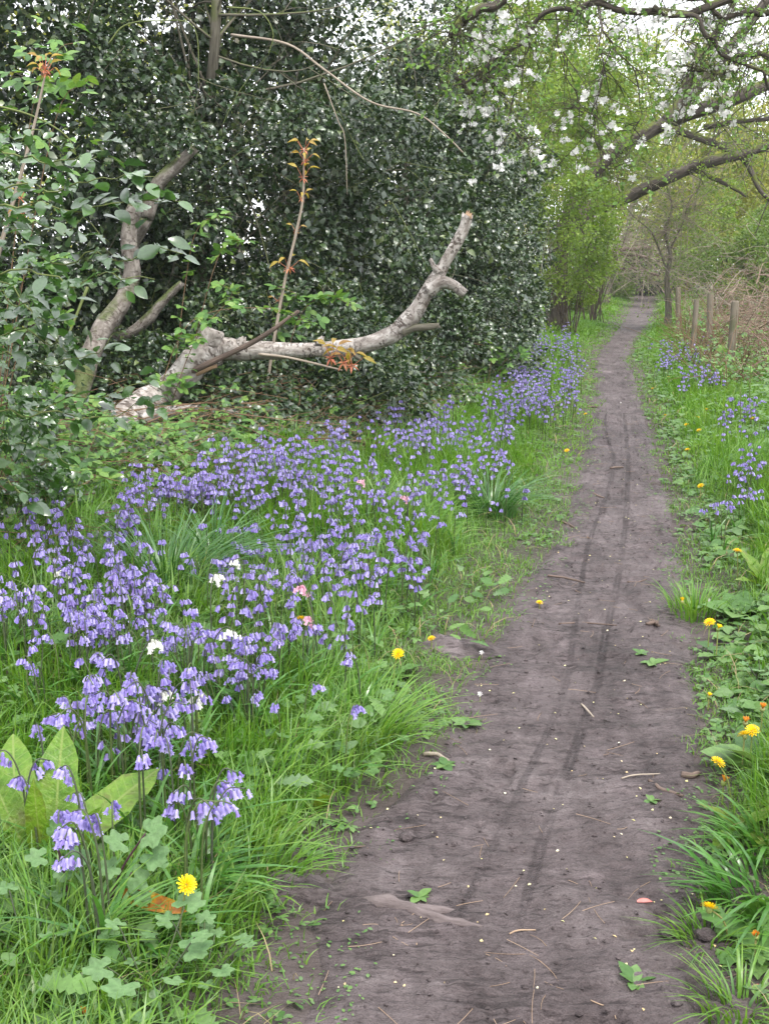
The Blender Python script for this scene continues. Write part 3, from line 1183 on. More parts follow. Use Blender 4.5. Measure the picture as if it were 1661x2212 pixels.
A.add(*scatter(*_oct, P, frames(rdir(N, -.3, .3), np.tile([0, 0, 1.], (N, 1)) + rng.normal(0, .3, (N, 3))), np.minimum(np.abs(rng.gamma(1.2, .0022, (N, 1)) * rng.uniform(.6, 1.4, (N, 3))) + .0008, .012)))
o = link("soil_crumbs", A.build("soil_crumbs", M['mud'], smooth=False))
tag(o, "dark crumbs of earth scattered on the trodden path", "crumbs", kind="stuff")
# short dry stems trodden into the path
A = Acc()
N = 190
y = 1.5 * np.exp(rng.uniform(0, 2.0, N))
t = rng.uniform(.0, 1.0, N)
x = xl(y) + t * (xr(y) - xl(y))
P = np.stack([x, y, np.array([pathz(a, b) for a, b in zip(x, y)]) + .003], -1)
d = rdir(N, -.03, .06) * rng.uniform(.015, .06, N)[:, None]
A.add(*twigs(P - d, P + rng.normal(0, .006, (N, 3)) * [1, 1, .1], P + d, .0009, .0006, 3, 3))
M['drystem'] = bark_mat("dry_stem", (.2, .13, .09), (.32, .22, .15), (.45, .34, .24), 2, 9, None, .8, .2)
o = link("dry_stems", A.build("dry_stems", M['drystem']))
tag(o, "short dry stems and straws trodden into the mud", "litter", kind="stuff")

# bare earth patches
for (c, a, b), lab, nm in zip(BARE, ["small mound of bare earth with two holes in the short grass", "low crumbly lump of pinkish earth beside the exposed root"], ["molehill", "earth_mound"]):
    u = np.linspace(0, 1, 14)
    an = np.linspace(0, 2 * math.pi, 36, endpoint=False)
    U, AN = np.meshgrid(u, an, indexing='ij')
    rr = U * (1 + .25 * (vn(np.cos(AN) * 2 + 5, np.sin(AN) * 2 + c[0], 3) - .5))
    X = c[0] + np.cos(AN) * rr * a * 1.15
    Y = c[1] + np.sin(AN) * rr * b * 1.15
    Z = height(X, Y) + .035 * np.cos(U * math.pi / 2) ** 1.5 - .03 * (U > .97) + (fbm(X * 40, Y * 40, 6) - .5) * .022
    if nm == "molehill":
        for hx, hy in ((-.02, -.02), (.045, -.03)):
            Z -= .03 * np.exp(-(((X - c[0] - hx) / .016) ** 2 + ((Y - c[1] - hy) / .02) ** 2))
    i = np.arange(U.size).reshape(U.shape)
    i2 = np.roll(i, -1, 1)
    Q = np.stack([i[:-1], i2[:-1], i2[1:], i[1:]], -1).reshape(-1, 4)
    V = np.stack([X, Y, Z], -1).reshape(-1, 3) - c
    tag(link(nm, mesh(nm, V, Q, M['mud'], None, True, {"trk": ('FLOAT', np.ones(len(V))), "along": ('FLOAT', np.zeros(len(V)))}), loc=tuple(c)), lab, "earth mound")

# ================================================================== trees
CAMV = np.array([0, 0, CAM_H])


def foliage(c, r, n, tmpl, size, lobes=30, lobe_r=.45, up=.7, outw=.5, jit=.55, face=-.25, inner=.25, zmin=None, flat=.75, lobe_lo=.45):
    c = np.asarray(c, float)
    r = np.asarray(r, float)
    cd = unit(CAMV - c)
    ld = rdir(lobes * 6)
    nv = unit(ld / r)
    ld = ld[(nv @ cd > face) | (rng.random(len(ld)) < .12)][:lobes]
    lc = c + r * ld * rng.uniform(lobe_lo, 1.0, (len(ld), 1))
    lr = lobe_r * rng.uniform(.6, 1.3, len(lc))
    pick = rng.integers(0, len(lc), n)
    d = rdir(n)
    outd = unit(ld[pick] / r)
    flip = (np.sum(d * (outd + .6 * cd), 1) < -.2) & (rng.random(n) < .7)
    d[flip] *= -1
    pos = lc[pick] + d * (lr[pick] * (inner + (1 - inner) * rng.random(n) ** .4))[:, None] * np.array([1, 1, flat])
    if zmin is None:
        zm = height(pos[:, 0], pos[:, 1]) + .03
    else:
        zm = zmin
    k = pos[:, 2] > zm
    pos, d, outd = pos[k], d[k], outd[k]
    N = len(pos)
    ydir = unit(.6 * d + .4 * outd + rng.normal(0, jit, (N, 3)) + [0, 0, -.12])
    nrm = unit(np.array([0, 0, up]) + outw * outd + rng.normal(0, jit, (N, 3)))
    return pos, frames(ydir, nrm), size * rng.uniform(.6, 1.35, N), (lc, lr)


def side_twigs(P, n, ln, spread=1.0, grav=0.0, r0=.006, r1=.002, t0=.1, t1=1.0):
    """twigs leaving a limb polyline P"""
    C = catmull(P, 8)
    i = (rng.uniform(t0, t1, n) * (len(C) - 1)).astype(int)
    tan = unit(np.gradient(C, axis=0))[i]
    d = unit(tan * .55 + rdir(n) * spread)
    L = ln * rng.uniform(.4, 1.2, n)
    P0 = C[i]
    P1 = P0 + d * (L * .55)[:, None] + rng.normal(0, .06, (n, 3)) * L[:, None]
    P2 = P0 + d * L[:, None] + np.array([0, 0, grav]) * L[:, None] + rng.normal(0, .12, (n, 3)) * L[:, None]
    return P0, P1, P2, r0 * rng.uniform(.6, 1.2, n), r1


def more_twigs(tw, per, ln, grav=0.0, r0=.003, r1=.0012, spread=.9):
    P0, P1, P2 = tw[:3]
    n = len(P0) * per
    k = np.repeat(np.arange(len(P0)), per)
    t = rng.uniform(.25, 1, n)[:, None]
    B = (1 - t) ** 2 * P0[k] + 2 * t * (1 - t) * P1[k] + t * t * P2[k]
    d = unit(unit(P2[k] - P0[k]) * .6 + rdir(n) * spread)
    L = ln * rng.uniform(.4, 1.2, n)
    return B, B + d * (L * .5)[:, None] + rng.normal(0, .08, (n, 3)) * L[:, None], B + d * L[:, None] + np.array([0, 0, grav]) * L[:, None], r0, r1


def on_twigs(tw, n, t0=.2):
    P0, P1, P2 = tw[:3]
    k = rng.integers(0, len(P0), n)
    t = rng.uniform(t0, 1, n)[:, None]
    B = (1 - t) ** 2 * P0[k] + 2 * t * (1 - t) * P1[k] + t * t * P2[k]
    return B, unit(P2[k] - P0[k])


def leaf_objects(root, pos, R, s, me, name="leaf", parent=None):
    for i in range(len(pos)):
        o = link(name, me, parent or root)
        m4 = np.eye(4)
        m4[:3, :3] = R[i] * s[i]
        m4[:3, 3] = pos[i] - np.array(root.location)
        o.matrix_local = Matrix(m4.tolist())


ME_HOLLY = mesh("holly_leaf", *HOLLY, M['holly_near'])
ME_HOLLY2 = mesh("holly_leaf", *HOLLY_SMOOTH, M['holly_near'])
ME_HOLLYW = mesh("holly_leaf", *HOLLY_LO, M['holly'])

# ---- the dark holly wall on the left of the path
HW = [("old holly with a grey forked trunk rising behind the leaning birch stem", (-3.9, 10.9, 2.4), (2.6, 2.0, 3.2), 38000, 80, [at(440, 560, 11.6), at(448, 300, 11.4), at(466, 60, 11.0), at(470, -150, 11.0)], .075),
      ("dense dark holly standing behind the middle of the fallen birch log", (-1.6, 12.4, 2.4), (2.2, 1.9, 3.2), 38000, 80, [at(640, 900, 12.6), at(620, 500, 12.7), at(640, 100, 12.8)], .07),
      ("glossy holly behind the broken upper end of the birch log", (.15, 15.2, 2.3), (1.8, 2.4, 3.0), 30000, 70, [at(870, 850, 15.0), at(880, 500, 15.0), at(860, 150, 15)], .06),
      ("holly at the end of the hedge where it meets the pale green hawthorn", (1.35, 19.3, 2.0), (1.55, 2.7, 2.6), 22000, 56, [at(1010, 780, 19), at(1020, 500, 19), at(1040, 300, 19)], .06)]
for k, (lab, c, r, n, lob, tr, rad) in enumerate(HW):
    base = np.array([tr[0][0], tr[0][1], 0])
    base[2] = height(base[0], base[1]) - .05
    root = thing("holly_tree", lab, "holly", base, "hollies in the dark hedge")
    T = Acc()
    P = [base] + list(tr)
    T.add(*[q for q in tube(P, np.linspace(rad, rad * .55, len(P)), 9, 5, .12)][:2], tb=tube(P, np.linspace(rad, rad * .55, len(P)), 9, 5, 0)[2])
    part("trunk", T, M['bark_grey'], root)
    tw = side_twigs(P, 34, 1.7, 1.0, .05, .016, .004, .2)
    tw2 = more_twigs(tw, 5, .8, -.05, .006, .0018)
    T = Acc()
    T.add(*twigs(*tw, 5, 5)[:2], tb=None)
    a = twigs(*tw2, 4, 3)
    T.add(a[0], a[1], tb=a[2])
    part("branches", T, M['bark_grey'], root, kind="stuff")
    pos, R, s, lobs = foliage(c, r, n, None, .062, lob, .46, .85, .45, .6)
    s = s * rng.choice([.7, 1.0, 1.35], len(s), p=[.35, .45, .2])
    near = np.argsort(np.linalg.norm(pos - CAMV, axis=1) + rng.random(len(pos)) * 1.5)
    m = 110 if k < 2 else 60
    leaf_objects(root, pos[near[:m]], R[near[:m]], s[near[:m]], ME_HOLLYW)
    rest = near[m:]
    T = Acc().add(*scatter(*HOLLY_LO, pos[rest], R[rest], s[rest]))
    # inner leaves so that the middle of the crown is closed
    q = rdir(int(n * .42))
    pin = np.array(c) + q * np.array(r) * rng.uniform(.35, .78, (len(q), 1))
    ok = pin[:, 2] > .15
    pin = pin[ok]
    T.add(*scatter(*DIAM, pin, frames(rdir(len(pin)), rdir(len(pin), .1, 1)), .085 * rng.uniform(.7, 1.3, len(pin))))
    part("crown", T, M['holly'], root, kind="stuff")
    # bare twig ends showing on the face of the crown
    li = rng.integers(0, len(lobs[0]), 170)
    q0 = lobs[0][li]
    dd = unit(rdir(170, -.5, .6) + .7 * unit(CAMV - q0))
    q2 = q0 + dd * (lobs[1][li] * rng.uniform(.9, 1.25, 170))[:, None]
    sg = unit(np.cross(dd, rdir(170)))
    tw3 = twigs(q2 - sg * rng.uniform(.15, .5, (170, 1)), q2 + rng.normal(0, .05, (170, 3)) + dd * .04, q2 + sg * rng.uniform(.15, .5, (170, 1)) - [0, 0, .06], .0045, .002, 4, 3)
    part("outer_twigs", Acc().add(tw3[0], tw3[1], tb=tw3[2]), M['twig_green' if k % 2 else 'bark_grey'], root, kind="stuff")

# low skirts of the hedge, down to the bluebells
SK = [("low holly growth with dark leaves under the horizontal part of the birch log", (-1.9, 9.9, .45), (1.3, .8, .62), 5200),
      ("low holly growth below the broken stub of the log, above the bluebells", (.1, 11.9, .55), (1.0, .95, .75), 5600),
      ("low holly skirt at the far drift of bluebells beside the hedge", (1.3, 15.0, .75), (.85, 2.2, .9), 5600),
      ("dark holly sprays filling the space beneath the horizontal birch log", (-.75, 9.5, .32), (1.05, .35, .45), 3600),
      ("dark holly growth right behind the horizontal birch log", (-.75, 10.4, .6), (1.1, .6, .8), 5200),
      ("low holly and bramble growth behind the birch base at the picture's left", (-3.4, 8.6, .55), (1.1, .9, .8), 4200)]
for lab, c, r, n in SK:
    base = np.array([c[0], c[1], float(height(c[0], c[1]))])
    root = thing("holly_bush", lab, "holly", base, "low holly bushes along the hedge foot")
    pos, R, s, lobs = foliage(c, r, n, None, .058, 26, .28, .75, .45, .55)
    P0 = base + rng.normal(0, .12, (26, 3)) * [1, 1, 0]
    P2 = lobs[0][:26] if len(lobs[0]) >= 26 else lobs[0][rng.integers(0, len(lobs[0]), 26)]
    st = twigs(P0, (P0 + P2) / 2 + rng.normal(0, .1, (26, 3)), P2, .009, .003, 4, 4)
    part("stems", Acc().add(st[0], st[1], tb=st[2]), M['twig_green'], root, kind="stuff")
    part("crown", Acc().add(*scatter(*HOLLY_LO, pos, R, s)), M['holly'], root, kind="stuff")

# ---- the near holly reaching in from the left edge
base = np.array([-2.35, 4.7, 0.0])
base[2] = height(base[0], base[1]) - .03
root = thing("holly_tree", "near holly with large glossy leaves on sprays reaching in from the picture's left edge", "holly", base)
trk_p = [base, base + [.05, .1, .8], base + [-.05, .15, 1.6], base + [.1, .2, 2.6]]
t3 = tube(trk_p, [.05, .045, .038, .025], 8, 5, .1)
part("trunk", Acc().add(t3[0], t3[1], tb=t3[2]), M['bark_grey'], root)
SPR = [[(-60, 330, 4.6), (120, 335, 4.4), (270, 330, 4.3)], [(-80, 395, 4.4), (150, 400, 4.2), (330, 388, 4.1)], [(-60, 440, 4.3), (200, 440, 4.15), (400, 425, 4.1)],
       [(-80, 520, 4.4), (160, 560, 4.2), (400, 540, 4.1)], [(-60, 590, 4.3), (120, 610, 4.1), (330, 600, 4.05)],
       [(-60, 690, 4.9), (120, 740, 4.8), (215, 770, 4.8)], [(-60, 830, 4.9), (110, 870, 4.8), (330, 830, 4.8)],
       [(-60, 900, 4.8), (150, 890, 4.8), (350, 885, 4.85)], [(-70, 560, 4.9), (90, 690, 4.8), (190, 800, 4.8)], [(-60, 960, 4.8), (60, 970, 4.7), (180, 1000, 4.7)],
       [(-60, 300, 4.9), (60, 290, 4.9), (170, 320, 4.9)], [(-60, 470, 4.7), (60, 480, 4.6), (230, 500, 4.5)],
       [(-60, 760, 4.6), (70, 780, 4.5), (250, 740, 4.5)], [(-60, 640, 4.5), (40, 650, 4.4), (120, 690, 4.4)], [(-60, 1040, 4.6), (30, 1060, 4.5), (80, 1100, 4.5)]]
big_p, big_R, big_s = [], [], []
for sp in SPR:
    C = catmull(np.array([at(*q) for q in sp]), 10)
    C = C + np.stack([fbm(np.arange(len(C)) * .35, np.full(len(C), sp[0][1] * .1), 5 + q) - .5 for q in range(3)], -1) * [.05, .1, .12]
    j0 = trk_p[1] + (trk_p[3] - trk_p[1]) * np.clip((C[0][2] - trk_p[1][2]) / (trk_p[3][2] - trk_p[1][2]), 0, 1)
    CC = np.vstack([j0, C])
    b = tube(CC, np.linspace(.0045, .0014, len(CC)), 5, 1, .1)
    part("branch", Acc().add(b[0], b[1], tb=b[2]), M['twig_green'], root)
    ln = np.linalg.norm(C[-1] - C[0])
    for _ in range(int(ln * 50)):
        t = rng.random() * (len(C) - 1.01)
        p = C[int(t)] + (C[int(t) + 1] - C[int(t)]) * (t % 1)
        tan = unit(C[min(int(t) + 1, len(C) - 1)] - C[int(t)])
        side = rng.choice([-1, 1])
        lat = unit(np.cross(tan, [0, 0, 1.])) * side
        d = unit(tan * rng.uniform(.2, .9) + lat * rng.uniform(.3, 1) + [0, 0, rng.normal(.1, .35)])
        off = rdir(1)[0] * abs(rng.normal(0, .05))
        big_p.append(p + off)
        big_R.append(frames(d, unit(np.array([0, -.35, 1.0]) + rng.normal(0, .5, 3))))
        big_s.append(.078 * rng.uniform(.65, 1.25))
big_p, big_R, big_s = np.array(big_p), np.array(big_R), np.array(big_s)
pk = rng.permutation(len(big_p))
half = min(300, len(pk))
q4 = half // 2
leaf_objects(root, big_p[pk[:q4]], big_R[pk[:q4]], big_s[pk[:q4]], ME_HOLLY)
leaf_objects(root, big_p[pk[q4:half]], big_R[pk[q4:half]], big_s[pk[q4:half]], ME_HOLLY2)
T = Acc()
rs = pk[half:]
if len(rs):
    T.add(*scatter(*HOLLY_SMOOTH, big_p[rs], big_R[rs], big_s[rs]))
pos, R, s, _l = foliage((-2.35, 5.4, 1.0), (.8, .8, 1.0), 4200, None, .058, 40, .26, .7, .3, .5)
T.add(*scatter(*HOLLY_LO, pos, R, s))
part("foliage", T, M['holly_near'], root, kind="stuff")

# ---- fallen birch
def birch_tube(P, Y, w, n=18, k=7, wob=.10, jag=.03, dy=None):
    pts = [at(a, b, Y if dy is None else Y + d) for (a, b), d in zip(P, dy or [0] * len(P))]
    rad = [x / 2 * Y / FPX for x in w]
    return pts, tube(pts, rad, n, k, wob, jag)


root = thing("fallen_birch", "fallen silver birch log with peeling white bark curving up to a broken end", "fallen tree", gnd(245, 965))
YB = 9.0
pts, t3 = birch_tube([(215, 1010), (245, 955), (285, 900), (345, 855), (405, 805), (440, 770), (475, 757), (540, 757), (620, 757), (700, 754), (780, 746), (845, 724), (885, 690), (912, 648), (935, 610), (958, 570), (985, 525), (1003, 490), (1010, 468)], YB,
                     [74, 67, 66, 63, 64, 62, 54, 40, 35, 35, 36, 39, 38, 33, 33, 26, 25, 23, 24], 20, 6, .26, .05, [-.95, -.75, -.55, -.35, -.2, -.08] + [0] * 13)
part("trunk", Acc().add(t3[0], t3[1], tb=t3[2]), M['birch'], root)
for nm, P, w, m in [("broken_stub", [(448, 785), (450, 742), (458, 712)], [66, 58, 50], 'birch'), ("side_branch", [(925, 632), (952, 612), (978, 616), (1003, 634)], [30, 27, 25, 20], 'birch'),
                    ("side_branch", [(868, 716), (895, 708), (925, 706), (948, 703)], [26, 18, 16, 12], 'bark_grey'), ("knot", [(385, 806), (392, 812), (398, 818)], [42, 36, 18], 'birch'), ("knot", [(520, 745), (524, 736), (527, 731)], [26, 20, 10], 'birch'), ("knot", [(300, 905), (296, 912), (292, 920)], [40, 30, 14], 'birch'),
                    ("side_branch", [(950, 590), (936, 574), (930, 560)], [18, 12, 8], 'birch'), ("side_branch", [(760, 752), (768, 768), (780, 776)], [16, 11, 7], 'bark_grey'), ("knot", [(690, 742), (694, 734), (696, 730)], [20, 16, 8], 'birch')]:
    pts, t3 = birch_tube(P, YB - .03, w, 12, 5, .22, .035)
    part(nm, Acc().add(t3[0], t3[1], tb=t3[2]), M[m], root)
pts, t3 = birch_tube([(1004, 486), (1009, 470), (1012, 462)], YB, [18, 20, 14], 10, 4, .4, .06)
part("broken_end", Acc().add(t3[0], t3[1], tb=t3[2]), M['heart'], root)
root = thing("birch_branch", "short white birch limb lying below the log among dead stems", "fallen branch", at(330, 915, 8.4))
pts, t3 = birch_tube([(310, 905), (350, 895), (400, 887), (440, 892), (470, 915), (525, 945)], 8.35, [30, 28, 26, 27, 20, 14], 12, 6, .3, .04)
part("limb", Acc().add(t3[0], t3[1], tb=t3[2]), M['birch'], root)
pts, t3 = birch_tube([(440, 893), (480, 888), (515, 892)], 8.4, [18, 15, 12], 8, 5, .2, .03)
part("fork", Acc().add(t3[0], t3[1], tb=t3[2]), M['birch'], root)
b0 = at(158, 985, 8.4)
b0[2] = height(b0[0], b0[1]) - .03
root = thing("birch_tree", "standing crooked birch stem cut off at the top among the holly leaves", "tree stem", b0)
pts, t3 = birch_tube([(156, 990), (160, 920), (172, 860), (195, 770), (228, 700), (262, 655), (283, 612), (286, 575), (279, 520), (283, 480), (294, 448)], 9.6, [46, 44, 40, 40, 40, 38, 36, 33, 33, 33, 31], 16, 6, .26, .03, [-1.2, -1.1, -.9, -.6, -.3, -.1] + [0] * 5)
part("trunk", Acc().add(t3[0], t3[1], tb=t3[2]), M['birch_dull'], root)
pts, t3 = birch_tube([(222, 735), (275, 722), (320, 690), (352, 652), (392, 612)], 9.65, [26, 24, 24, 20, 16], 10, 6, .2, .03)
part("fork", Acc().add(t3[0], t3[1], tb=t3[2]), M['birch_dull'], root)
pts, t3 = birch_tube([(318, 470), (340, 400), (380, 360), (420, 320)], 10.0, [30, 30, 26, 22], 10, 6, .2, .03)
b1 = pts[0]
root = thing("birch_tree", "short grey birch piece slanting up behind the holly sprays", "tree stem", b1)
lw = [at(175, 900, 10.2), at(215, 760, 10.2), at(283, 620, 10.2), at(284, 540, 10.15)]
lw[0][2] = float(height(lw[0][0], lw[0][1]))
low = tube(lw + [b1], [.06, .06, .06, .06, .06], 10, 4, .1)
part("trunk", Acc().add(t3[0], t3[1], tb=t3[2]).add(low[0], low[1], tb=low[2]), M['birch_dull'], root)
root = thing("dead_pole", "thin brown dead pole leaning across the birch log", "stick", at(213, 912, 8.9))
pts, t3 = birch_tube([(208, 915), (300, 862), (420, 800), (554, 735), (645, 672)], 8.72, [17, 16, 14, 11, 8], 8, 5, .1, .02)
part("pole", Acc().add(t3[0], t3[1], tb=t3[2]), M['stick'], root)
pts, t3 = birch_tube([(300, 850), (360, 830), (440, 800), (468, 790)], 8.74, [14, 16, 14, 8], 8, 4, .3, .03)
part("torn_strip", Acc().add(t3[0], t3[1], tb=t3[2]), M['heart'], root)

# dead stems and canes heaped under the log
A = Acc()
N = 110
c = np.stack([rng.uniform(-2.3, -.6, N), rng.uniform(7.6, 9.2, N), np.zeros(N)], -1)
c[:, 2] = height(c[:, 0], c[:, 1]) + rng.uniform(.02, .32, N)
d = rdir(N, -.15, .35) * rng.uniform(.15, .55, N)[:, None]
t3 = twigs(c - d, c + rng.normal(0, .08, (N, 3)), c + d, .005, .002, 4, 3)
A.add(t3[0], t3[1], tb=t3[2])
o = link("dead_stems", A.build("dead_stems", M['cane']))
tag(o, "tangle of brown dead stems heaped under the birch log", "dead stems", kind="stuff")
# ================================================================== brambles, saplings
ME_TRI = mesh("bramble_leaf", *TRI, M['bramble'])


def bramble(lab, canes, n_leaf, size=.06, mat_cane='cane', rad=.004, spread=.06):
    """canes: lists of (px, py, Y); first point is rooted on the ground"""
    b = at(*canes[0][0])
    b[2] = float(height(b[0], b[1]))
    root = thing("bramble", lab, "bramble", b, "brambles around the birch log")
    allp, allR, alls = [], [], []
    for cn in canes:
        P = [at(*q) for q in cn]
        P[0] = np.array([P[0][0], P[0][1], float(height(P[0][0], P[0][1]))])
        C = catmull(P, 8)
        t3 = tube(C, np.linspace(rad, rad * .4, len(C)), 5, 1, .1)
        part("cane", Acc().add(t3[0], t3[1], tb=t3[2]), M[mat_cane], root)
        m = max(3, n_leaf // len(canes))
        t = rng.uniform(.12, 1, m) * (len(C) - 1)
        i = np.minimum(t.astype(int), len(C) - 2)
        p = C[i] + (C[i + 1] - C[i]) * (t - i)[:, None]
        d = rdir(m, -.3, .5)
        allp.append(p + d * rng.uniform(0, spread, (m, 1)))
        allR.append(frames(unit(d + rng.normal(0, .3, (m, 3))), unit(np.array([0, -.35, 1.]) + rng.normal(0, .35, (m, 3)))))
        alls.append(size * rng.uniform(.55, 1.25, m))
    leaf_objects(root, np.concatenate(allp), np.concatenate(allR), np.concatenate(alls), ME_TRI)
    return root


bramble("bramble arching over the birch log below its knobbly stub", [[(330, 980, 8.6), (360, 800, 8.6), (420, 690, 8.6), (560, 665, 8.5), (680, 700, 8.5)], [(350, 990, 8.6), (420, 740, 8.55), (500, 640, 8.6), (470, 610, 8.6)]], 70, .085)
bramble("bramble with pale round leaflets in front of the birch log's base", [[(230, 1060, 7.9), (260, 980, 7.8), (330, 950, 7.7), (410, 975, 7.7)], [(250, 1060, 7.8), (300, 1010, 7.6), (380, 1020, 7.5)], [(200, 1070, 7.8), (200, 1010, 7.6), (260, 1000, 7.5)]], 75, .085)
bramble("small bramble growing in the holly skirt below the horizontal log", [[(760, 960, 9.7), (740, 900, 9.6), (680, 865, 9.6), (620, 850, 9.6)], [(780, 960, 9.7), (800, 890, 9.7), (860, 870, 9.8)]], 36, .08)
bramble("bramble hanging bright leaves in the shade above the horizontal log", [[(590, 800, 9.6), (640, 700, 9.5), (700, 640, 9.4), (760, 660, 9.4)], [(600, 800, 9.6), (600, 690, 9.5), (640, 640, 9.4), (600, 620, 9.4)]], 44, .09)
bramble("bramble sprig with fresh leaflets against the holly beside the crooked birch stem", [[(360, 820, 8.9), (400, 620, 8.9), (430, 490, 8.9), (500, 460, 8.9)], [(370, 820, 8.9), (470, 560, 8.9), (540, 520, 8.9)]], 46, .08)
bramble("bramble with yellow-green leaflets at the left edge above the bluebells", [[(-20, 1420, 4.6), (60, 1330, 4.6), (110, 1270, 4.6), (150, 1250, 4.6)], [(-30, 1400, 4.7), (40, 1290, 4.6), (100, 1290, 4.6)], [(20, 1400, 4.6), (90, 1310, 4.6), (150, 1230, 4.7)]], 40, .062, 'cane', .004, .04)
bramble("low bramble with dark canes under the near holly sprays", [[(-20, 1180, 5.9), (60, 1060, 5.8), (150, 1020, 5.8), (260, 1040, 5.8)], [(40, 1190, 5.9), (100, 1090, 5.8), (190, 1090, 5.8)], [(-20, 1120, 6), (60, 960, 6), (160, 870, 6.1), (240, 900, 6.1)]], 70, .07)
bramble("bramble climbing through the near holly at mid height", [[(-40, 1000, 5.6), (40, 760, 5.6), (110, 690, 5.5), (160, 700, 5.5)], [(-40, 1000, 5.6), (60, 850, 5.6), (160, 850, 5.5)], [(-40, 1000, 5.7), (40, 640, 5.7), (120, 560, 5.6)]], 60, .065)
bramble("bramble with light leaves high in the shade over the near holly", [[(-30, 900, 7.0), (60, 300, 7.0), (120, 120, 6.9), (170, 90, 6.9)], [(-30, 900, 7.0), (110, 300, 6.9), (190, 170, 6.9)]], 90, .08, 'cane', .004, .3)
bramble("bramble shoots low in the gap between the holly skirt and the far bluebells", [[(1050, 830, 13), (1060, 760, 13), (1020, 740, 12.9)], [(1070, 840, 13), (1090, 780, 13), (1130, 770, 13)]], 30, .10, 'cane', .005, .15)

# long arching shoots in front of the holly wall
for lab, P, w in [("long pale shoot curving down across the holly wall", [(500, 75, 10.6), (620, 95, 10.4), (700, 150, 10.3), (800, 220, 10.2), (900, 245, 10.2), (960, 290, 10.2), (1000, 330, 10.2)], 5.5),
                  ("arching green shoot near the top corner of the holly wall", [(490, 15, 9.6), (560, 25, 9.6), (590, 70, 9.6), (580, 120, 9.6)], 3.5),
                  ("bowed bramble shoot hanging over the upper holly leaves", [(235, 95, 8.8), (270, 55, 8.8), (340, 45, 8.8), (420, 60, 8.8), (430, 190, 8.8)], 3.5),
                  ("green bramble arch rising from the near holly", [(-20, 225, 6), (70, 250, 6), (140, 290, 6), (165, 330, 6)], 5),
                  ("thin brown cane slanting across the holly wall", [(700, 180, 10), (730, 260, 10), (745, 300, 10), (750, 420, 10)], 3),
                  ("yellowish diagonal shoot in the shade behind the near holly", [(190, 620, 7.5), (150, 720, 7.4), (128, 760, 7.3)], 7)]:
    pts = [at(*q) for q in P]
    t3 = tube(pts, np.linspace(w, w * .5, len(pts)) / 2 * P[0][2] / FPX, 6, 6, .1)
    o = link("shoot", Acc().add(t3[0], t3[1], tb=t3[2]).build("shoot", M['twig_pale'] if 'pale' in lab or 'brown' in lab else M['twig_green'], origin=pts[0]), loc=tuple(pts[0]))
    tag(o, lab, "shoot", "loose shoots before the holly")

# sycamore saplings
ME_SYCN = mesh("new_leaf", *xf(SYC, None, 1.0), M['syc_new'])
ME_BUD = mesh("bud_scale", *leaf([0, .3, .6, 1], [0, .16, .14, 0], .4, .5), M['syc_red'])
ME_SYC = mesh("leaf", *SYC, M['syc'])
ME_FOLD = mesh("new_leaf", *leaf([0, .2, .45, .7, 1], [0, .12, .2, .14, 0], .8, .5, .03), M['syc_new'])


def sapling(lab, P, w, nodes, mat='twig_pale', young=True):
    pts = [at(*q) for q in P]
    pts[0][2] = min(pts[0][2], float(height(pts[0][0], pts[0][1])) + 2)
    root = thing("sycamore_sapling", lab, "sapling", pts[0], "sycamore saplings")
    t3 = tube(pts, np.array(w) / 2 * P[0][2] / FPX, 7, 6, .06)
    part("stem", Acc().add(t3[0], t3[1], tb=t3[2]), M[mat], root)
    for (a, b, Y, k, s) in nodes:
        p = at(a, b, Y)
        for j in range(k):
            az = j / k * 6.283 + rng.uniform(-.4, .4)
            d = np.array([math.cos(az), .6 * math.sin(az), rng.uniform(.4, 1.4)])
            st = twigs(p[None], (p + unit(d) * s * .5)[None], (p + unit(d) * s + [0, 0, .2 * s])[None], .0022, .0016, 3, 4)
            part("leaf_stalk", Acc().add(st[0], st[1], tb=st[2]), M['syc_red'] if young else M['twig_green'], root)
            tip = p + unit(d) * s + [0, 0, .2 * s]
            leaf_objects(root, [tip], [frames(unit(d + [0, 0, -.7]), unit(np.array([0, -.6, .8]) + rng.normal(0, .3, 3)))], [s * (1.0 if young else 1.4)], ME_FOLD if young else ME_SYC, "new_leaf" if young else "leaf")
            if young:
                leaf_objects(root, [p, p], [frames(unit(d * [1, 1, -.4]), [0, -.5, 1]), frames(unit(d * [-1, 1, .6]), [0, -.5, 1])], [s * .6, s * .5], ME_BUD, "bud_scale")
    return root


sapling("tall sycamore sapling with red new shoots rising before the holly", [(560, 960, 9.3), (585, 780, 9.3), (600, 690, 9.3), (617, 600, 9.3), (643, 490, 9.3), (655, 420, 9.3), (657, 320, 9.3)], [7, 7, 7, 6.5, 6, 5, 3],
        [(657, 325, 9.3, 5, .075), (659, 348, 9.3, 5, .07), (655, 385, 9.3, 4, .08), (652, 430, 9.3, 4, .06), (640, 500, 9.3, 2, .05), (625, 580, 9.3, 4, .09), (600, 650, 9.3, 2, .045)])
sapling("slender sycamore sapling with a tuft of yellow-green leaves at the left edge", [(-25, 640, 5.2), (0, 540, 5.2), (40, 400, 5.2), (75, 270, 5.2), (100, 155, 5.2)], [11, 10, 8, 6, 4],
        [(100, 160, 5.2, 5, .045), (98, 150, 5.2, 4, .05), (45, 430, 5.2, 2, .04), (50, 465, 5.2, 3, .04)])
sapling("sycamore shoot with drooping bronze leaves under the birch log", [(560, 765, 8.55), (620, 772, 8.5), (700, 790, 8.5), (740, 800, 8.5)], [7, 6, 5, 4], [(715, 775, 8.5, 5, .10), (742, 785, 8.5, 5, .11), (760, 790, 8.5, 4, .10)])
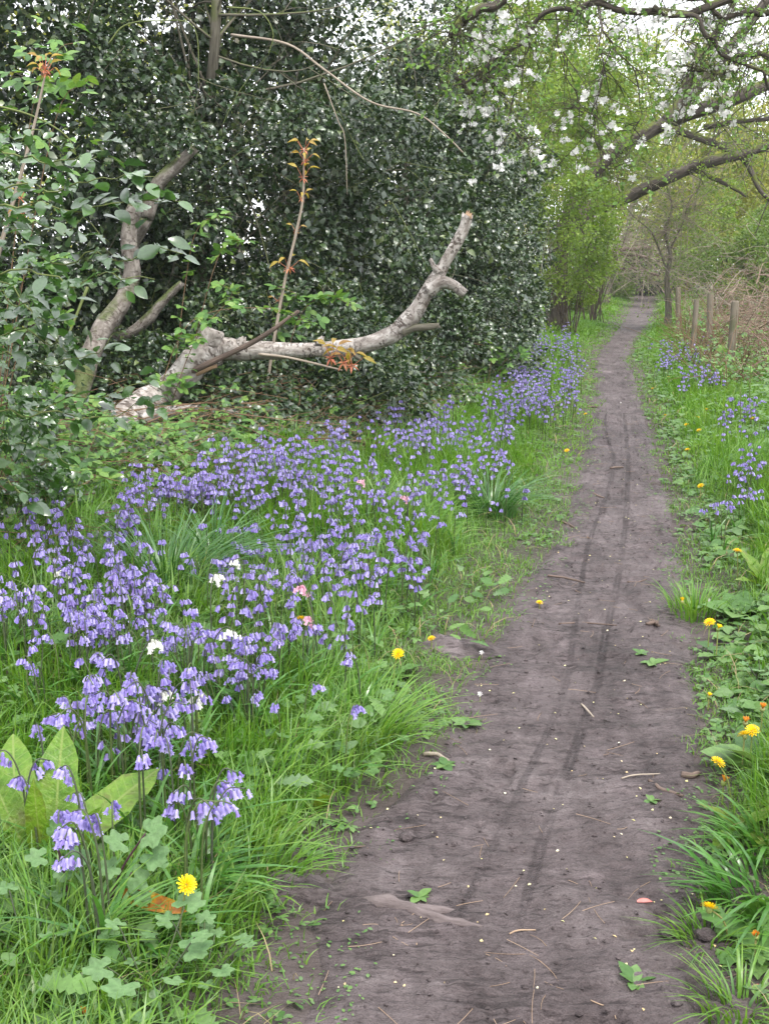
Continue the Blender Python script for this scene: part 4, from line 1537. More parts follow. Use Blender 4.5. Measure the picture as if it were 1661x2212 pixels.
sapling("tiny sycamore seedling with pale lobed leaves among the bluebells beside dead stems", [(545, 1075, 7.9), (548, 1040, 7.9), (552, 1018, 7.9)], [6, 5, 4], [(552, 1018, 7.9, 4, .07), (548, 1035, 7.9, 3, .07)], 'twig_green', False)

# dry grass stalks on the left
for lab, P0, tips, Y in [("spray of dry straw stalks standing in front of the birch base", (205, 1120), [(150, 1010), (165, 990), (185, 1000), (200, 1030), (178, 1060), (215, 1090)], 6.4),
                         ("long bleached grass stalks leaning at the left edge above the bluebells", (110, 1190), [(0, 1010), (-20, 1040), (60, 1080), (20, 1100)], 5.6)]:
    b = at(P0[0], P0[1], Y)
    b[2] = float(height(b[0], b[1]))
    root = thing("dry_grass", lab, "dry grass", b, "dry grass stalks")
    for tp in tips:
        e = at(tp[0], tp[1], Y)
        b2 = b + rng.normal(0, .03, 3) * [1, 1, 0]
        t3 = twigs(b2[None], ((b2 + e) / 2 + [rng.normal(0, .03), 0, .06])[None], e[None], .0035, .0016, 6, 4)
        part("stalk", Acc().add(t3[0], t3[1]), M['straw'], root)

# ================================================================== blossom tree overhead
bl = []
for _v in range(5):
    a = Acc()
    for f in range(rng.integers(4, 7)):
        cpos = rng.normal(0, .022, 3)
        nd = unit(np.array([0, -.35, .25]) + rng.normal(0, .7, 3))
        F = frames(unit(np.cross(nd, rdir(1)[0])), nd)
        for q in range(5):
            an = q / 5 * 6.283
            pet = leaf([0, .35, .75, 1], [0, .26, .36, .14], .25, -.25)
            a.add(*xf((pet[0] * .021, pet[1]), F @ rot('Z', an), 1.0, cpos))
    bl.append(mesh("blossom", np.concatenate(a.V), np.concatenate(a.T), M['petal_w']))
b = np.array([3.7, 8.4, 0.0])
b[2] = float(height(b[0], b[1])) - .05
root = thing("apple_tree", "blossoming crab apple reaching white flowered branches over the path", "apple tree", b)
tp = [b, b + [-.05, 0, .9], b + [.05, .1, 1.8], b + [-.1, .1, 2.7], b + [-.3, .1, 3.6]]
t3 = tube(tp, [.15, .12, .10, .09, .06], 12, 5, .15)
part("trunk", Acc().add(t3[0], t3[1], tb=t3[2]), M['bark'], root)
YA = 8.0
LIMB = [([tp[3], at(1750, -60, 8.2), at(1560, 10, 8), at(1410, 15, YA), at(1290, 8, YA), at(1200, 30, 7.9), at(1080, 110, 7.9), at(985, 185, 7.8)], [.07, .055, .04, .034, .028, .022, .016, .008]),
        ([tp[4], at(1500, -170, 8), at(1200, -80, 7.7), at(1095, -5, 7.5), at(1040, 28, 7.4), at(995, 48, 7.4), at(985, 78, 7.4)], [.06, .05, .045, .04, .037, .032, .026]),
        ([at(985, 168, 7.9), at(1020, 175, 7.9), at(1060, 195, 7.9), at(1090, 208, 7.9)], [.026, .024, .022, .020]),
        ([tp[3], at(1700, 60, 8.3), at(1620, 40, 8.3), at(1520, 30, 8.2), at(1400, -10, 8.1)], [.05, .035, .028, .022, .014]),
        ([at(1410, 14, YA), at(1500, 60, 7.9), at(1570, 105, 7.9), at(1640, 170, 7.9), at(1690, 240, 8)], [.026, .022, .018, .014, .008]),
        ([tp[2], at(1720, 150, 8.2), at(1620, 130, 8.2), at(1540, 160, 8.1), at(1480, 150, 8.1)], [.05, .03, .022, .016, .008]),
        ([at(1290, 8, YA), at(1330, 90, 7.9), at(1350, 170, 7.9), at(1375, 260, 7.9), at(1380, 300, 7.9)], [.008, .007, .006, .004, .002]),
        ([at(1290, 10, YA), at(1290, 110, 7.8), at(1280, 200, 7.8), at(1290, 290, 7.8), at(1330, 400, 7.8)], [.008, .007, .005, .004, .002]),
        ([at(1150, 60, 7.9), at(1130, 140, 7.8), at(1110, 240, 7.8), at(1140, 330, 7.7)], [.008, .006, .004, .002]),
        ([at(1480, 50, 8), at(1500, 150, 7.9), at(1490, 230, 7.9)], [.007, .005, .002]),
        ([at(1200, 30, 7.9), at(1220, 130, 7.8), at(1245, 210, 7.8), at(1250, 280, 7.8)], [.007, .005, .004, .002])]
tws = None
for i, (P, r) in enumerate(LIMB):
    P = [P[0]] + [np.asarray(q) + rng.normal(0, .035, 3) for q in P[1:-1]] + [P[-1]]
    P = catmull(P, 3)
    P = np.array([P[0]] + [q + rng.normal(0, .018, 3) for q in P[1:-1]] + [P[-1]])
    r = np.interp(np.linspace(0, 1, len(P)), np.linspace(0, 1, len(r)), r)
    r = r * .74
    t3 = tube(P, r, 8, 3, .25, .02 if i == 2 else 0)
    part("limb", Acc().add(t3[0], t3[1], tb=t3[2]), M['bark'], root)
    L = np.linalg.norm(np.diff(np.array(P), axis=0), axis=1).sum()
    tw = side_twigs(P, int(L * 21), .42, .9, -.3, .005, .0016, .25 if i < 6 else .1)
    tws = [np.concatenate([a, b_]) if tws is not None else b_ for a, b_ in zip(tws or [None] * 3, tw[:3])]
inside = (tws[2][:, 2] > 1.9)
tws = [q[inside] for q in tws]
tw2 = more_twigs(tws, 3, .22, -.2, .0022, .0010)
T = Acc()
t3 = twigs(*tws, .004, .0014, 4, 3)
T.add(t3[0], t3[1], tb=t3[2])
t3 = twigs(*tw2, 3, 3)
T.add(t3[0], t3[1], tb=t3[2])
part("twigs", T, M['bark'], root, kind="stuff")
p, d = on_twigs(tw2, 5200)
n = len(p)
part("foliage", Acc().add(*scatter(*OVAL, p, frames(unit(d + rng.normal(0, .8, (n, 3))), unit(np.array([0, -.2, 1]) + rng.normal(0, .5, (n, 3)))), .034 * rng.uniform(.5, 1.3, n))), M['apple'], root, kind="stuff")
# blossom clusters: thick towards the tips on the path side
ok = 0
p, d = on_twigs(tw2, 4000, .5)
px = 830.5 + p[:, 0] / p[:, 1] * FPX
pz = 565 - (p[:, 2] - CAM_H) / p[:, 1] * FPX
wgt = np.where((px > 990) & (px < 1600) & (pz < 420) & (pz > -25), (.15 + .85 * sstep((vn(p[:, 0] * 3.5, p[:, 2] * 3.5, 2) - .35) / .3)) * np.where(px > 1450, .4, 1), 0)
sel = np.where(rng.random(len(p)) < wgt * .30)[0][:298]
for i in sel:
    o = link("blossom", bl[i % 5], root)
    sc = rng.uniform(.7, 1.1)
    o.location = Vector(p[i] - b)
    o.rotation_euler = (rng.normal(0, .5), rng.normal(0, .5), rng.uniform(-.8, .8))
    o.scale = (sc, sc, sc)

# ================================================================== the old tree whose limbs arch over the path
YO = 25.0


def limbs(root, name, P, w, mat, n=9, k=5, wob=.15):
    pts = [at(*q) if not isinstance(q, np.ndarray) else q for q in P]
    Ym = np.mean([q[1] for q in pts])
    t3 = tube(pts, np.array(w) / 2 * Ym / FPX, n, k, wob, .02)
    part(name, Acc().add(t3[0], t3[1], tb=t3[2]), M[mat], root)
    return pts


def tree_dress(root, polys, ntw, ltw, per, l2, nleaf, tmpl, size, leafmat, twigmat='twig', grav=-.05, r0=.02, keep=None):
    tw = None
    for P in polys:
        t = side_twigs(P, ntw, ltw, 1.0, grav, r0, .004, .15)
        tw = [np.concatenate([a, q]) if tw is not None else q for a, q in zip(tw or [None] * 3, t[:3])]
    t2 = more_twigs(tw, per, l2, grav, r0 * .35, .0018)
    T = Acc()
    a = twigs(*tw, r0, r0 * .25, 4, 4)
    T.add(a[0], a[1], tb=a[2])
    a = twigs(*t2, 3, 3)
    T.add(a[0], a[1], tb=a[2])
    part("twigs", T, M[twigmat], root, kind="stuff")
    if nleaf:
        p, d = on_twigs(t2, nleaf, .1)
        p = p + rng.normal(0, size * .8, p.shape)
        n = len(p)
        part("crown", Acc().add(*scatter(*tmpl, p, frames(unit(d + rng.normal(0, .8, (n, 3))), unit(np.array([0, -.2, 1]) + rng.normal(0, .6, (n, 3)))), size * rng.uniform(.6, 1.4, n))), M[leafmat], root, kind="stuff")


b = at(1205, 690, YO)
b[2] = float(height(b[0], b[1])) - .1
root = thing("old_tree", "old leaning tree whose mossy limbs arch across the path towards the fence", "tree", b)
P0 = limbs(root, "trunk", [b, at(1200, 600, YO), at(1215, 520, YO), at(1260, 460, YO)], [52, 46, 42, 36], 'bark', 12)
P1 = limbs(root, "limb", [(1215, 520, YO), (1260, 462, YO), (1310, 442, YO), (1370, 418, YO), (1440, 385, YO - .5), (1490, 362, YO - .5), (1550, 345, YO - 1), (1620, 328, YO - 1), (1720, 290, YO - 1)], [34, 32, 30, 28, 26, 25, 22, 18, 12], 'bark', 10)
P2 = limbs(root, "limb", [(1205, 540, YO), (1260, 400, YO), (1330, 320, YO), (1390, 290, YO), (1445, 262, YO), (1500, 240, YO - .5), (1580, 215, YO - 1), (1650, 185, YO - 1), (1760, 150, YO - 1)], [40, 36, 34, 32, 30, 30, 26, 24, 16], 'bark', 10)
P3 = limbs(root, "limb", [(1440, 264, YO), (1480, 215, YO), (1530, 160, YO), (1590, 85, YO), (1640, 20, YO), (1700, -60, YO)], [30, 28, 26, 22, 20, 14], 'bark', 10)
P4 = limbs(root, "limb", [(1470, 222, YO), (1495, 150, YO), (1540, 80, YO + .5), (1580, 10, YO + .5), (1620, -60, YO + .5)], [20, 18, 16, 15, 12], 'bark', 9)
P5 = limbs(root, "limb", [(1430, 272, YO - .2), (1500, 295, YO - .4), (1560, 318, YO - .6), (1610, 350, YO - .8), (1640, 410, YO - 1), (1680, 450, YO - 1)], [16, 15, 14, 12, 9, 5], 'bark', 8)
P6 = limbs(root, "limb", [(1520, 275, YO - .3), (1600, 262, YO - .6), (1690, 255, YO - .8)], [12, 10, 6], 'bark', 7)
P7 = limbs(root, "limb", [(1490, 363, YO - .5), (1540, 385, YO - .6), (1590, 410, YO - .8), (1610, 425, YO - .8)], [12, 10, 7, 4], 'bark', 7)
tree_dress(root, [P1, P2, P3, P4, P5, P6], 14, 1.5, 5, .7, 5500, OVAL, .055, 'haw', 'bark_grey', -.05, .016)

# ---- hawthorns along the left of the path beyond the holly
def shrub(name, lab, c, r, n, size, mat, lobes=40, lobe_r=.5, tmpl=OVAL, tw=24, twigmat='twig', cat="shrub", group=None, up=.6, twl=.8, lobe_lo=.4, r0=.008, face=-.25):
    b = np.array([c[0], c[1], float(height(c[0], c[1])) - .05])
    root = thing(name, lab, cat, b, group)
    pos, R, s, (lc, lr) = foliage(c, r, n, None, size, lobes, lobe_r, up, .4, .7, lobe_lo=lobe_lo, face=face)
    k = min(tw, len(lc))
    st = b + rng.normal(0, .12, (k, 3)) * [1, 1, 0]
    e = lc[:k]
    a = twigs(st, (st + e) / 2 + rng.normal(0, .15, (k, 3)) + [0, 0, .2], e, r0 * 1.6, r0 * .5, 5, 5)
    T = Acc().add(a[0], a[1], tb=a[2])
    part("stems", T, M[twigmat], root, kind="stuff")
    i = rng.integers(0, len(lc), tw * 9)
    q = lc[i]
    dd = rdir(len(i))
    a = twigs(q - dd * .2 * twl, q + rng.normal(0, .1, q.shape), q + dd * (twl * rng.uniform(.4, 1, (len(i), 1))) * lr[i][:, None] * 1.6, r0 * .4, .003, 4, 3)
    part("twigs", Acc().add(a[0], a[1], tb=a[2]), M[twigmat], root, kind="stuff")
    part("crown", Acc().add(*scatter(*(DIAM if c[1] > 26 else tmpl), pos, R, s)), M[mat], root, kind="stuff")
    return root


GH = "spring green shrubs lining the path"
shrub("hawthorn", "bright green hawthorn bush filling the gap right after the dark holly", (3.75, 23.6, 2.6), (1.15, 1.2, 2.9), 17000, .06, 'haw', 66, .42, group=GH)
shrub("hawthorn", "yellow-green tree crown spilling over the arched limbs above the path", (5.2, 28.5, 4.9), (1.9, 1.6, 2.0), 17000, .075, 'haw', 60, .5, group=GH, lobe_lo=.3)
shrub("hawthorn", "low tangled green bush at the far bluebell clump beside the leaning trunk", (5.5, 33.0, 1.2), (.95, 1.2, 1.3), 8000, .075, 'haw_dark', 40, .4, group=GH)
shrub("hawthorn", "soft green tree rising over the holly top behind white blossom", (3.2, 27.5, 6.6), (2.3, 2.0, 2.6), 16000, .08, 'haw', 55, .65, group=GH, lobe_lo=.3)

# ---- fallen limbs and leaning trunk at the far end
YE = 40.0
b = at(1308, 640, YE)
b[2] = float(height(b[0], b[1])) - .05
root = thing("leaning_tree", "leaning grey trunk with broken boughs hanging across the path's end", "tree", b)
Q1 = limbs(root, "trunk", [b, at(1318, 607, YE), at(1331, 551, YE), at(1352, 500, YE), at(1366, 440, YE)], [16, 14, 13, 11, 8], 'bark_grey', 9)
Q2 = limbs(root, "limb", [(1300, 590, YE), (1306, 579, YE), (1337, 539, YE), (1365, 505, YE + 1)], [14, 12, 10, 7], 'bark_grey', 8)
Q3 = limbs(root, "limb", [(1282, 552, YE), (1331, 541, YE - .5), (1412, 535, YE - 1)], [8, 10, 9], 'stick', 8)
Q4 = limbs(root, "limb", [(1331, 550, YE - .2), (1380, 553, YE - .8), (1437, 563, YE - 1.3)], [7, 7, 6], 'stick', 8)
Q5 = limbs(root, "limb", [(1322, 583, YE), (1375, 581, YE - .8), (1421, 595, YE - 1.2)], [7, 8, 6], 'stick', 8)
limbs(root, "vine", [(1343, 557, YE - .4), (1374, 582, YE - .6), (1384, 613, YE - .8), (1412, 635, YE - 1)], [3.5, 4, 4, 3], 'bark', 6)
tree_dress(root, [Q1, Q2, Q3, Q4, Q5], 30, 1.8, 4, .8, 1200, OVAL, .07, 'haw_dark', 'twig_pale', -.15, .012)
# ---- slim tree by the fence
YT = 26.0
b = at(1441, 716, YT)
b[2] = float(height(b[0], b[1])) - .05
root = thing("slim_tree", "slim dark-footed tree beside the farthest fence post", "tree", b)
Q1 = limbs(root, "trunk", [b, at(1443, 660, YT), at(1440, 600, YT), at(1447, 550, YT), at(1436, 500, YT), at(1450, 450, YT), at(1440, 405, YT)], [18, 14, 11, 9, 7, 5, 3], 'bark_grey', 9)
Q2 = limbs(root, "limb", [(1441, 590, YT), (1425, 545, YT), (1405, 500, YT - .3), (1370, 470, YT - .3), (1345, 440, YT)], [5, 4, 4, 3, 2], 'bark_grey', 7)
Q3 = limbs(root, "limb", [(1446, 540, YT), (1475, 480, YT), (1490, 430, YT), (1530, 380, YT)], [5, 4, 3, 2], 'bark_grey', 7)
tree_dress(root, [Q1, Q2, Q3], 44, 1.5, 5, .8, 3600, OVAL, .05, 'haw_dark', 'twig_pale', -.05, .010)

# ---- bushes on the fence side
shrub("hawthorn", "leafy light green bush spreading behind the three fence posts", (10.0, 28.0, 1.75), (2.6, 1.6, 1.4), 15000, .08, 'haw_dark', 60, .5, group=GH, lobe_lo=.5)
shrub("hawthorn", "fresh green thicket at the foot of the slim tree", (9.6, 33.0, 1.9), (1.4, 1.4, 1.7), 9000, .085, 'haw', 40, .45, group=GH)
shrub("hawthorn", "rounded green bush beyond the bracken at the picture's right edge", (9.0, 23.5, 1.2), (1.6, 1.3, 1.1), 7000, .07, 'haw_dark', 40, .4, group=GH)
shrub("evergreen_bush", "dark evergreen bush closing the shady end of the path", (12.0, 53.0, .9), (2.1, 1.2, 1.5), 9000, .13, 'ever', 50, .55, cat="shrub")
shrub("evergreen_bush", "dark ivy covered mound behind the leaning trunk", (8.3, 47.0, 1.2), (1.7, 1.5, 1.8), 8000, .11, 'haw_dark', 50, .5, cat="shrub")
# ---- woodland behind
GW = "hazy spring trees behind the path"
FW = [("pale yellow-green tree standing straight behind the path's end", (10.5, 62, 6.5), (5.5, 3.5, 6.0), 11000),
      ("thin-leaved tall tree against the white sky", (19.5, 58, 8.5), (6.0, 3.5, 7.5), 10500),
      ("yellow-green tree behind the bushes of the fence side", (17.0, 50, 4.5), (4.6, 3.0, 4.2), 13000),
      ("pale spring tree above the hawthorns behind the hedge", (3.5, 54, 8.0), (5.0, 3.5, 6.5), 12000),
      ("low pale tree between the slim trunk and the far wood", (13.0, 44, 2.8), (3.6, 2.6, 3.4), 10000),
      ("tall hazy tree behind the holly hedge", (-6.0, 48, 9.0), (7, 4, 8), 6000),
      ("broad hazy tree on the far side of the fence field", (28, 66, 7), (7, 4, 7.5), 6000),
      ("yellowish tree crown behind the arching mossy limbs", (13.5, 52, 6.5), (4.0, 3, 4.5), 14000),
      ("leafy tree leaning in at the picture's edge behind the bracken", (17.5, 38, 5.0), (4.8, 3, 5.0), 8000),
      ("hazy tree glimpsed through the gaps of the old holly", (-9.0, 21, 5.5), (6.0, 2.5, 6.0), 8000),
      ("low hazy tree closing the gap over the path's end", (15.5, 72, 3.0), (7, 3, 5), 11000),
      ("pale green crown between the apple blossom and the mossy limbs", (8.0, 58, 10.0), (5.0, 3, 5.0), 12000)]
for i, (lab, c, r, n) in enumerate(FW):
    b = np.array([c[0], c[1], float(height(c[0], c[1])) - .1])
    root = thing("spring_tree", lab, "tree", b, GW)
    lean = rng.normal(0, .5, 2)
    top = np.array([c[0] + lean[0], c[1], c[2] + r[2] * .75])
    P = [b, b + (top - b) * .3 + rng.normal(0, .25, 3), b + (top - b) * .65 + rng.normal(0, .3, 3), top]
    t3 = tube(P, [.26, .2, .13, .04], 9, 5, .12)
    part("trunk", Acc().add(t3[0], t3[1], tb=t3[2]), M['bark_grey'], root)
    tw = side_twigs(P, 26, r[0] * .85, 1.0, .12, .06, .012, .15)
    t2 = more_twigs(tw, 6, 1.5, -.05, .022, .006)
    T = Acc()
    a = twigs(*tw, 5, 5)
    T.add(a[0], a[1], tb=a[2])
    a = twigs(*t2, 3, 3)
    T.add(a[0], a[1], tb=a[2])
    part("branches", T, M['bark_grey'], root, kind="stuff")
    pos, R, s, _ = foliage(c, r, n, None, .17, 90, .9, .5, .3, .8, lobe_lo=.25)
    part("crown", Acc().add(*scatter(*DIAM, pos, R, s)), M['wood'], root, kind="stuff")
o = Acc()
pos, R, s, _ = foliage((14, 95, 3.0), (60, 6, 9), 26000, None, .34, 260, 2.6, .5, .3, .8, lobe_lo=.3)
o.add(*scatter(*DIAM, pos, R, s))
tag(link("far_wood", o.build("far_wood", M['wood'])), "far wood in fresh leaf closing the view", "wood", kind="stuff")

# ---- bare thickets: grey twigs over the fence
A = Acc()
N = 1500
x = rng.uniform(5.2, 13, N)
y = rng.uniform(19, 32, N)
k = x > xr(y) + .9
x, y = x[k], y[k]
N = len(x)
z = height(x, y) + rng.uniform(0, 2.4, N) * rng.random(N)
P0 = np.stack([x, y, z], -1)
d = unit(rdir(N, -.1, .9)) * rng.uniform(.4, 1.3, N)[:, None]
a = twigs(P0, P0 + d * .6 + rng.normal(0, .2, (N, 3)), P0 + d + [0, 0, -.2], .006, .0025, 5, 3)
A.add(a[0], a[1], tb=a[2])
tag(link("bare_thicket", A.build("bare_thicket", M['twig_pale'])), "grey tangle of bare bramble and briar stems behind the fence", "thicket", kind="stuff")
A = Acc()
N = 6500
x = rng.uniform(3.6, 11, N)
y = rng.uniform(12.5, 25, N)
k = (x > xr(y) + 1.15 + .6 * vn(y, y * 0 + 3, 9))
x, y = x[k], y[k]
N = len(x)
P0 = np.stack([x, y, height(x, y) + rng.uniform(0, 1.5, N) * rng.random(N)], -1)
d = unit(rdir(N, -.35, .8)) * rng.uniform(.25, .8, N)[:, None]
a = twigs(P0, P0 + d * .6 + rng.normal(0, .1, (N, 3)) + [0, 0, .1], P0 + d + [0, 0, -.15], .0065, .0028, 2, 3)
A.add(a[0], a[1], tb=a[2])
tag(link("dead_bracken", A.build("dead_bracken", M['bracken'])), "collapsed red-brown dead bracken behind the fence posts", "bracken", kind="stuff")
# upright dead canes round the posts
A = Acc()
N = 420
y = rng.uniform(12.5, 24, N)
x = xr(y) + .75 + rng.gamma(1.6, .45, N)
P0 = np.stack([x, y, height(x, y)], -1)
d = unit(rdir(N, .5, 1.0) * [1.2, 1.2, 1]) * rng.uniform(.3, 1.1, N)[:, None]
A.add(*twigs(P0, P0 + d * .6 + rng.normal(0, .06, (N, 3)), P0 + d + rng.normal(0, .15, (N, 3)), .006, .0025, 4, 3))
tag(link("dead_canes", A.build("dead_canes", M['cane'])), "upright brown dead canes crowding round the fence posts", "dead stems", kind="stuff")
# green leaves pushing through it
A = Acc()
N = 3600
x = rng.uniform(3.0, 10, N)
y = rng.uniform(12, 27, N)
k = (x > xr(y) + .7) & (fbm(x * 1.2, y * 1.2, 77) > .43)
x, y = x[k], y[k]
N = len(x)
P = np.stack([x, y, height(x, y) + rng.uniform(.02, .55, N)], -1)
A.add(*scatter(*TRI_LO, P, frames(rdir(N, -.3, .4), unit(np.array([0, -.3, 1]) + rng.normal(0, .4, (N, 3)))), .065 * rng.uniform(.6, 1.4, N)))
tag(link("bramble_leaves", A.build("bramble_leaves", M['bramble'])), "light green bramble leaves pushing through the dead bracken", "bramble leaves", kind="stuff")

# ---- fence posts
for lab, px, top, Y, wpx, lean in [("stout round fence post standing nearest the camera beside the bracken", 1587, 652, 15.1, 16.5, .01), ("second fence post, half hidden by dead stems", 1534, 634, 19.0, 13.5, -.02),
                                   ("thin leaning fence post next to the slim tree", 1464, 622, 23.5, 11, -.05), ("short weathered fence post sunk in the bracken between two taller ones", 1504, 647, 18.0, 11, .02)]:
    t = at(px, top, Y)
    g = np.array([t[0] - lean * 1.1, Y, 0])
    g[2] = float(height(g[0], g[1]))
    r = wpx / 2 * Y / FPX
    P = [g - [0, 0, .1], g + (t - g) * .33, g + (t - g) * .66, t - (t - g) * .012, t]
    t3 = tube(P, [r * 1.04, r * 1.02, r, r * .98, r * .86], 14, 5, .05)
    root = thing("fence_post", lab, "fence post", g, "fence posts along the path")
    part("post", Acc().add(t3[0], t3[1], tb=t3[2]), M['post'], root)

# ---- undergrowth between the near holly, the birch and the first bluebells
A, B, C3 = Acc(), Acc(), Acc()
for y0, y1, dn, sz in ((4.3, 7.5, 400, .055), (7.5, 10.5, 440, .065), (10.5, 16, 110, .08)):
    n = int((y1 - y0) * 6 * dn)
    y = rng.uniform(y0, y1, n)
    x = xh(y) + .35 - rng.gamma(1.3, .7, n)
    k = (x > -.345 * y - .6) & (fbm(x * 1.7, y * 1.7, 90) > .27)
    x, y = x[k], y[k]
    n = len(x)
    dd = sstep((xh(y) + .4 - x) / 1.4) * (1 - .85 * np.exp(-(((x + 1.8) / .45) ** 2 + ((y - 8.0) / .7) ** 2)))
    P = np.stack([x, y, height(x, y) + rng.uniform(.02, .10, n) + .42 * dd * rng.random(n) ** 1.3], -1)
    R = frames(rdir(n, -.3, .3), unit(np.array([.1, -.45, 1]) + rng.normal(0, .35, (n, 3))))
    hol = rng.random(n) < np.where(y < 8.2, .35, .85)
    A.add(*scatter(*TRI_LO, P[~hol], R[~hol], sz * rng.uniform(.5, 1.3, (~hol).sum())))
    B.add(*scatter(*HOLLY_LO, P[hol], R[hol], sz * rng.uniform(.7, 1.3, hol.sum())))
    m = n // 11
    c = P[rng.integers(0, n, m)]
    d = rdir(m, -.1, .5) * rng.uniform(.08, .4, m)[:, None]
    C3.add(*twigs(c - d, c + rng.normal(0, .07, (m, 3)), c + d, .0035, .0015, 2, 3))
tag(link("bramble_undergrowth", A.build("bramble_undergrowth", M['bramble'])), "carpet of bramble leaves between the hedge foot and the bluebells", "undergrowth", kind="stuff")
tag(link("holly_undergrowth", B.build("holly_undergrowth", M['holly'])), "low dark holly leaves scattered through the bramble carpet", "undergrowth", kind="stuff")
tag(link("brush_stems", C3.build("brush_stems", M['cane'])), "thin brown dead stems sticking through the bramble carpet", "dead stems", kind="stuff")

# ---- thin haze volume added to wash out the background
def haze_box(lo, hi, dens):
    X0, Y0, Z0 = lo
    X1, Y1, Z1 = hi
    V = [(x, y, z) for z in (Z0, Z1) for y in (Y0, Y1) for x in (X0, X1)]
    Q = [(0, 2, 3, 1), (4, 5, 7, 6), (0, 1, 5, 4), (2, 6, 7, 3), (0, 4, 6, 2), (1, 3, 7, 5)]
    m, nt, out = new_mat("haze")
    pv_ = nt.nodes.new("ShaderNodeVolumePrincipled")
    pv_.inputs["Color"].default_value = (.95, .97, 1.0, 1)
    pv_.inputs["Density"].default_value = dens
    pv_.inputs["Anisotropy"].default_value = .2
    nt.links.new(pv_.outputs[0], out.inputs["Volume"])
    o = link("haze", mesh("haze", np.array(V, float), np.array(Q), m, None, False))
    o["kind"] = "stuff"
    tag(o, "thin added haze paling the lane and the far wood", "haze", kind="stuff")


HAZE = .0007
if HAZE:
    haze_box((-135, -45, -2.0), (155, 185, 24.0), HAZE)
# ================================================================== bluebells
def bell_mesh(n=6, hi=True):
    rings = [(0, .0016), (-.0035, .0042), (-.012, .0047), (-.0185, .0062)] if hi else [(0, .002), (-.006, .0048), (-.0185, .0066)]
    tip = .0105 if hi else .0082
    V, T = [], []
    for z, r in rings:
        for i in range(n):
            a = i / n * 6.2832
            V.append((r * math.cos(a), r * math.sin(a), z))
    for k in range(len(rings) - 1):
        for i in range(n):
            a, b = k * n + i, k * n + (i + 1) % n
            T += [(a, b, b + n), (a, b + n, a + n)]
    o = len(V)
    m = (len(rings) - 1) * n
    for i in range(n):
        a = (i + .5) / n * 6.2832
        V.append((tip * math.cos(a), tip * math.sin(a), -.0205))
        T.append((m + i, m + (i + 1) % n, o + i))
    return np.array(V), np.array(T)


BELL_HI, BELL_LO = bell_mesh(6, True), bell_mesh(3, False)


def bluebell_template(seed, nb, hi=True):
    """local parts of one plant: list of (name, V, T)"""
    r = np.random.default_rng(seed)
    h = r.uniform(.20, .29)
    dr = r.uniform(.03, .065)
    C = catmull(np.array([(0, 0, -.01), (.004, .0, h * .5), (.012, 0, h * .82), (.012 + dr * .45, 0, h), (.012 + dr * 1.1, 0, h * .965)]), 6 if hi else 1)
    st = tube(C, np.linspace(.0028, .0013, len(C)), 5 if hi else 3, 1)
    parts = [("stem", st[0], st[1])]
    B = BELL_HI if hi else BELL_LO
    bells = []
    for i in range(nb):
        f = .64 + .36 * (i + .5) / nb
        p = C[int(f * (len(C) - 1))]
        side = (i % 3 - 1) * .55 + r.normal(0, .25)
        d = np.array([math.cos(side) * .8, math.sin(side), -.15])
        q = p + unit(d) * r.uniform(.007, .016) + [0, 0, -.004]
        tilt = r.uniform(.15, .65) * (1.25 - .5 * f)
        R = np.array(Matrix.Rotation(math.atan2(d[1], d[0]), 3, 'Z') @ Matrix.Rotation(-tilt, 3, 'Y') @ Matrix.Rotation(r.uniform(0, 1), 3, 'Z'))
        bells.append((q, R, r.uniform(.72, .92) * (1.0 - .25 * max(0, f - .85) / .15)))
    leaves = []
    for i in range(3):
        az = r.uniform(0, 6.28)
        L = r.uniform(.16, .26)
        leaves.append((az, L, r.uniform(.4, 1.2)))
    return parts, bells, leaves, B


def strap_leaf(az, L, lean, w, seg=5):
    V, T = blades(np.zeros((1, 3)), np.array([L]), np.array([w]), np.array([az]), np.array([lean]), seg)
    return V, T


BELL_ME = {}
for key, mt in (("b", 'bell'), ("w", 'bell_w'), ("p", 'bell_p')):
    BELL_ME[key] = mesh("bell", *BELL_HI, M[mt])
TEMPL = []
for sd_ in range(9):
    parts, bells, leaves, B = bluebell_template(500 + sd_, [8, 10, 12, 13, 9, 12, 10, 7, 14][sd_])
    stem_me = mesh("stem", parts[0][1], parts[0][2], M['bstem'])
    leaf_me = [mesh("leaf", *strap_leaf(*lv, .0055), M['strap']) for lv in leaves]
    singles = {}
    for key, mt in (("b", 'bell'), ("w", 'bell_w'), ("p", 'bell_p')):
        a = Acc().add(parts[0][1], parts[0][2], 0)
        for q, R, s in bells:
            a.add(*xf(BELL_HI, R, s, q), mi=1)
        for lv in leaves:
            a.add(*strap_leaf(*lv, .0055), mi=2)
        singles[key] = a.build("bluebell", [M['bstem'], M[mt], M['strap']])
    p2, b2, l2, _ = bluebell_template(500 + sd_, [9, 10, 12, 13, 10, 12, 11, 8, 13][sd_], False)
    a = Acc().add(p2[0][1], p2[0][2], 0)
    for q, R, s in b2:
        a.add(*xf(BELL_LO, R, s * 1.2, q), mi=1)
    TEMPL.append((stem_me, leaf_me, bells, singles, (np.concatenate(a.V), np.concatenate(a.T), np.concatenate(a.M))))


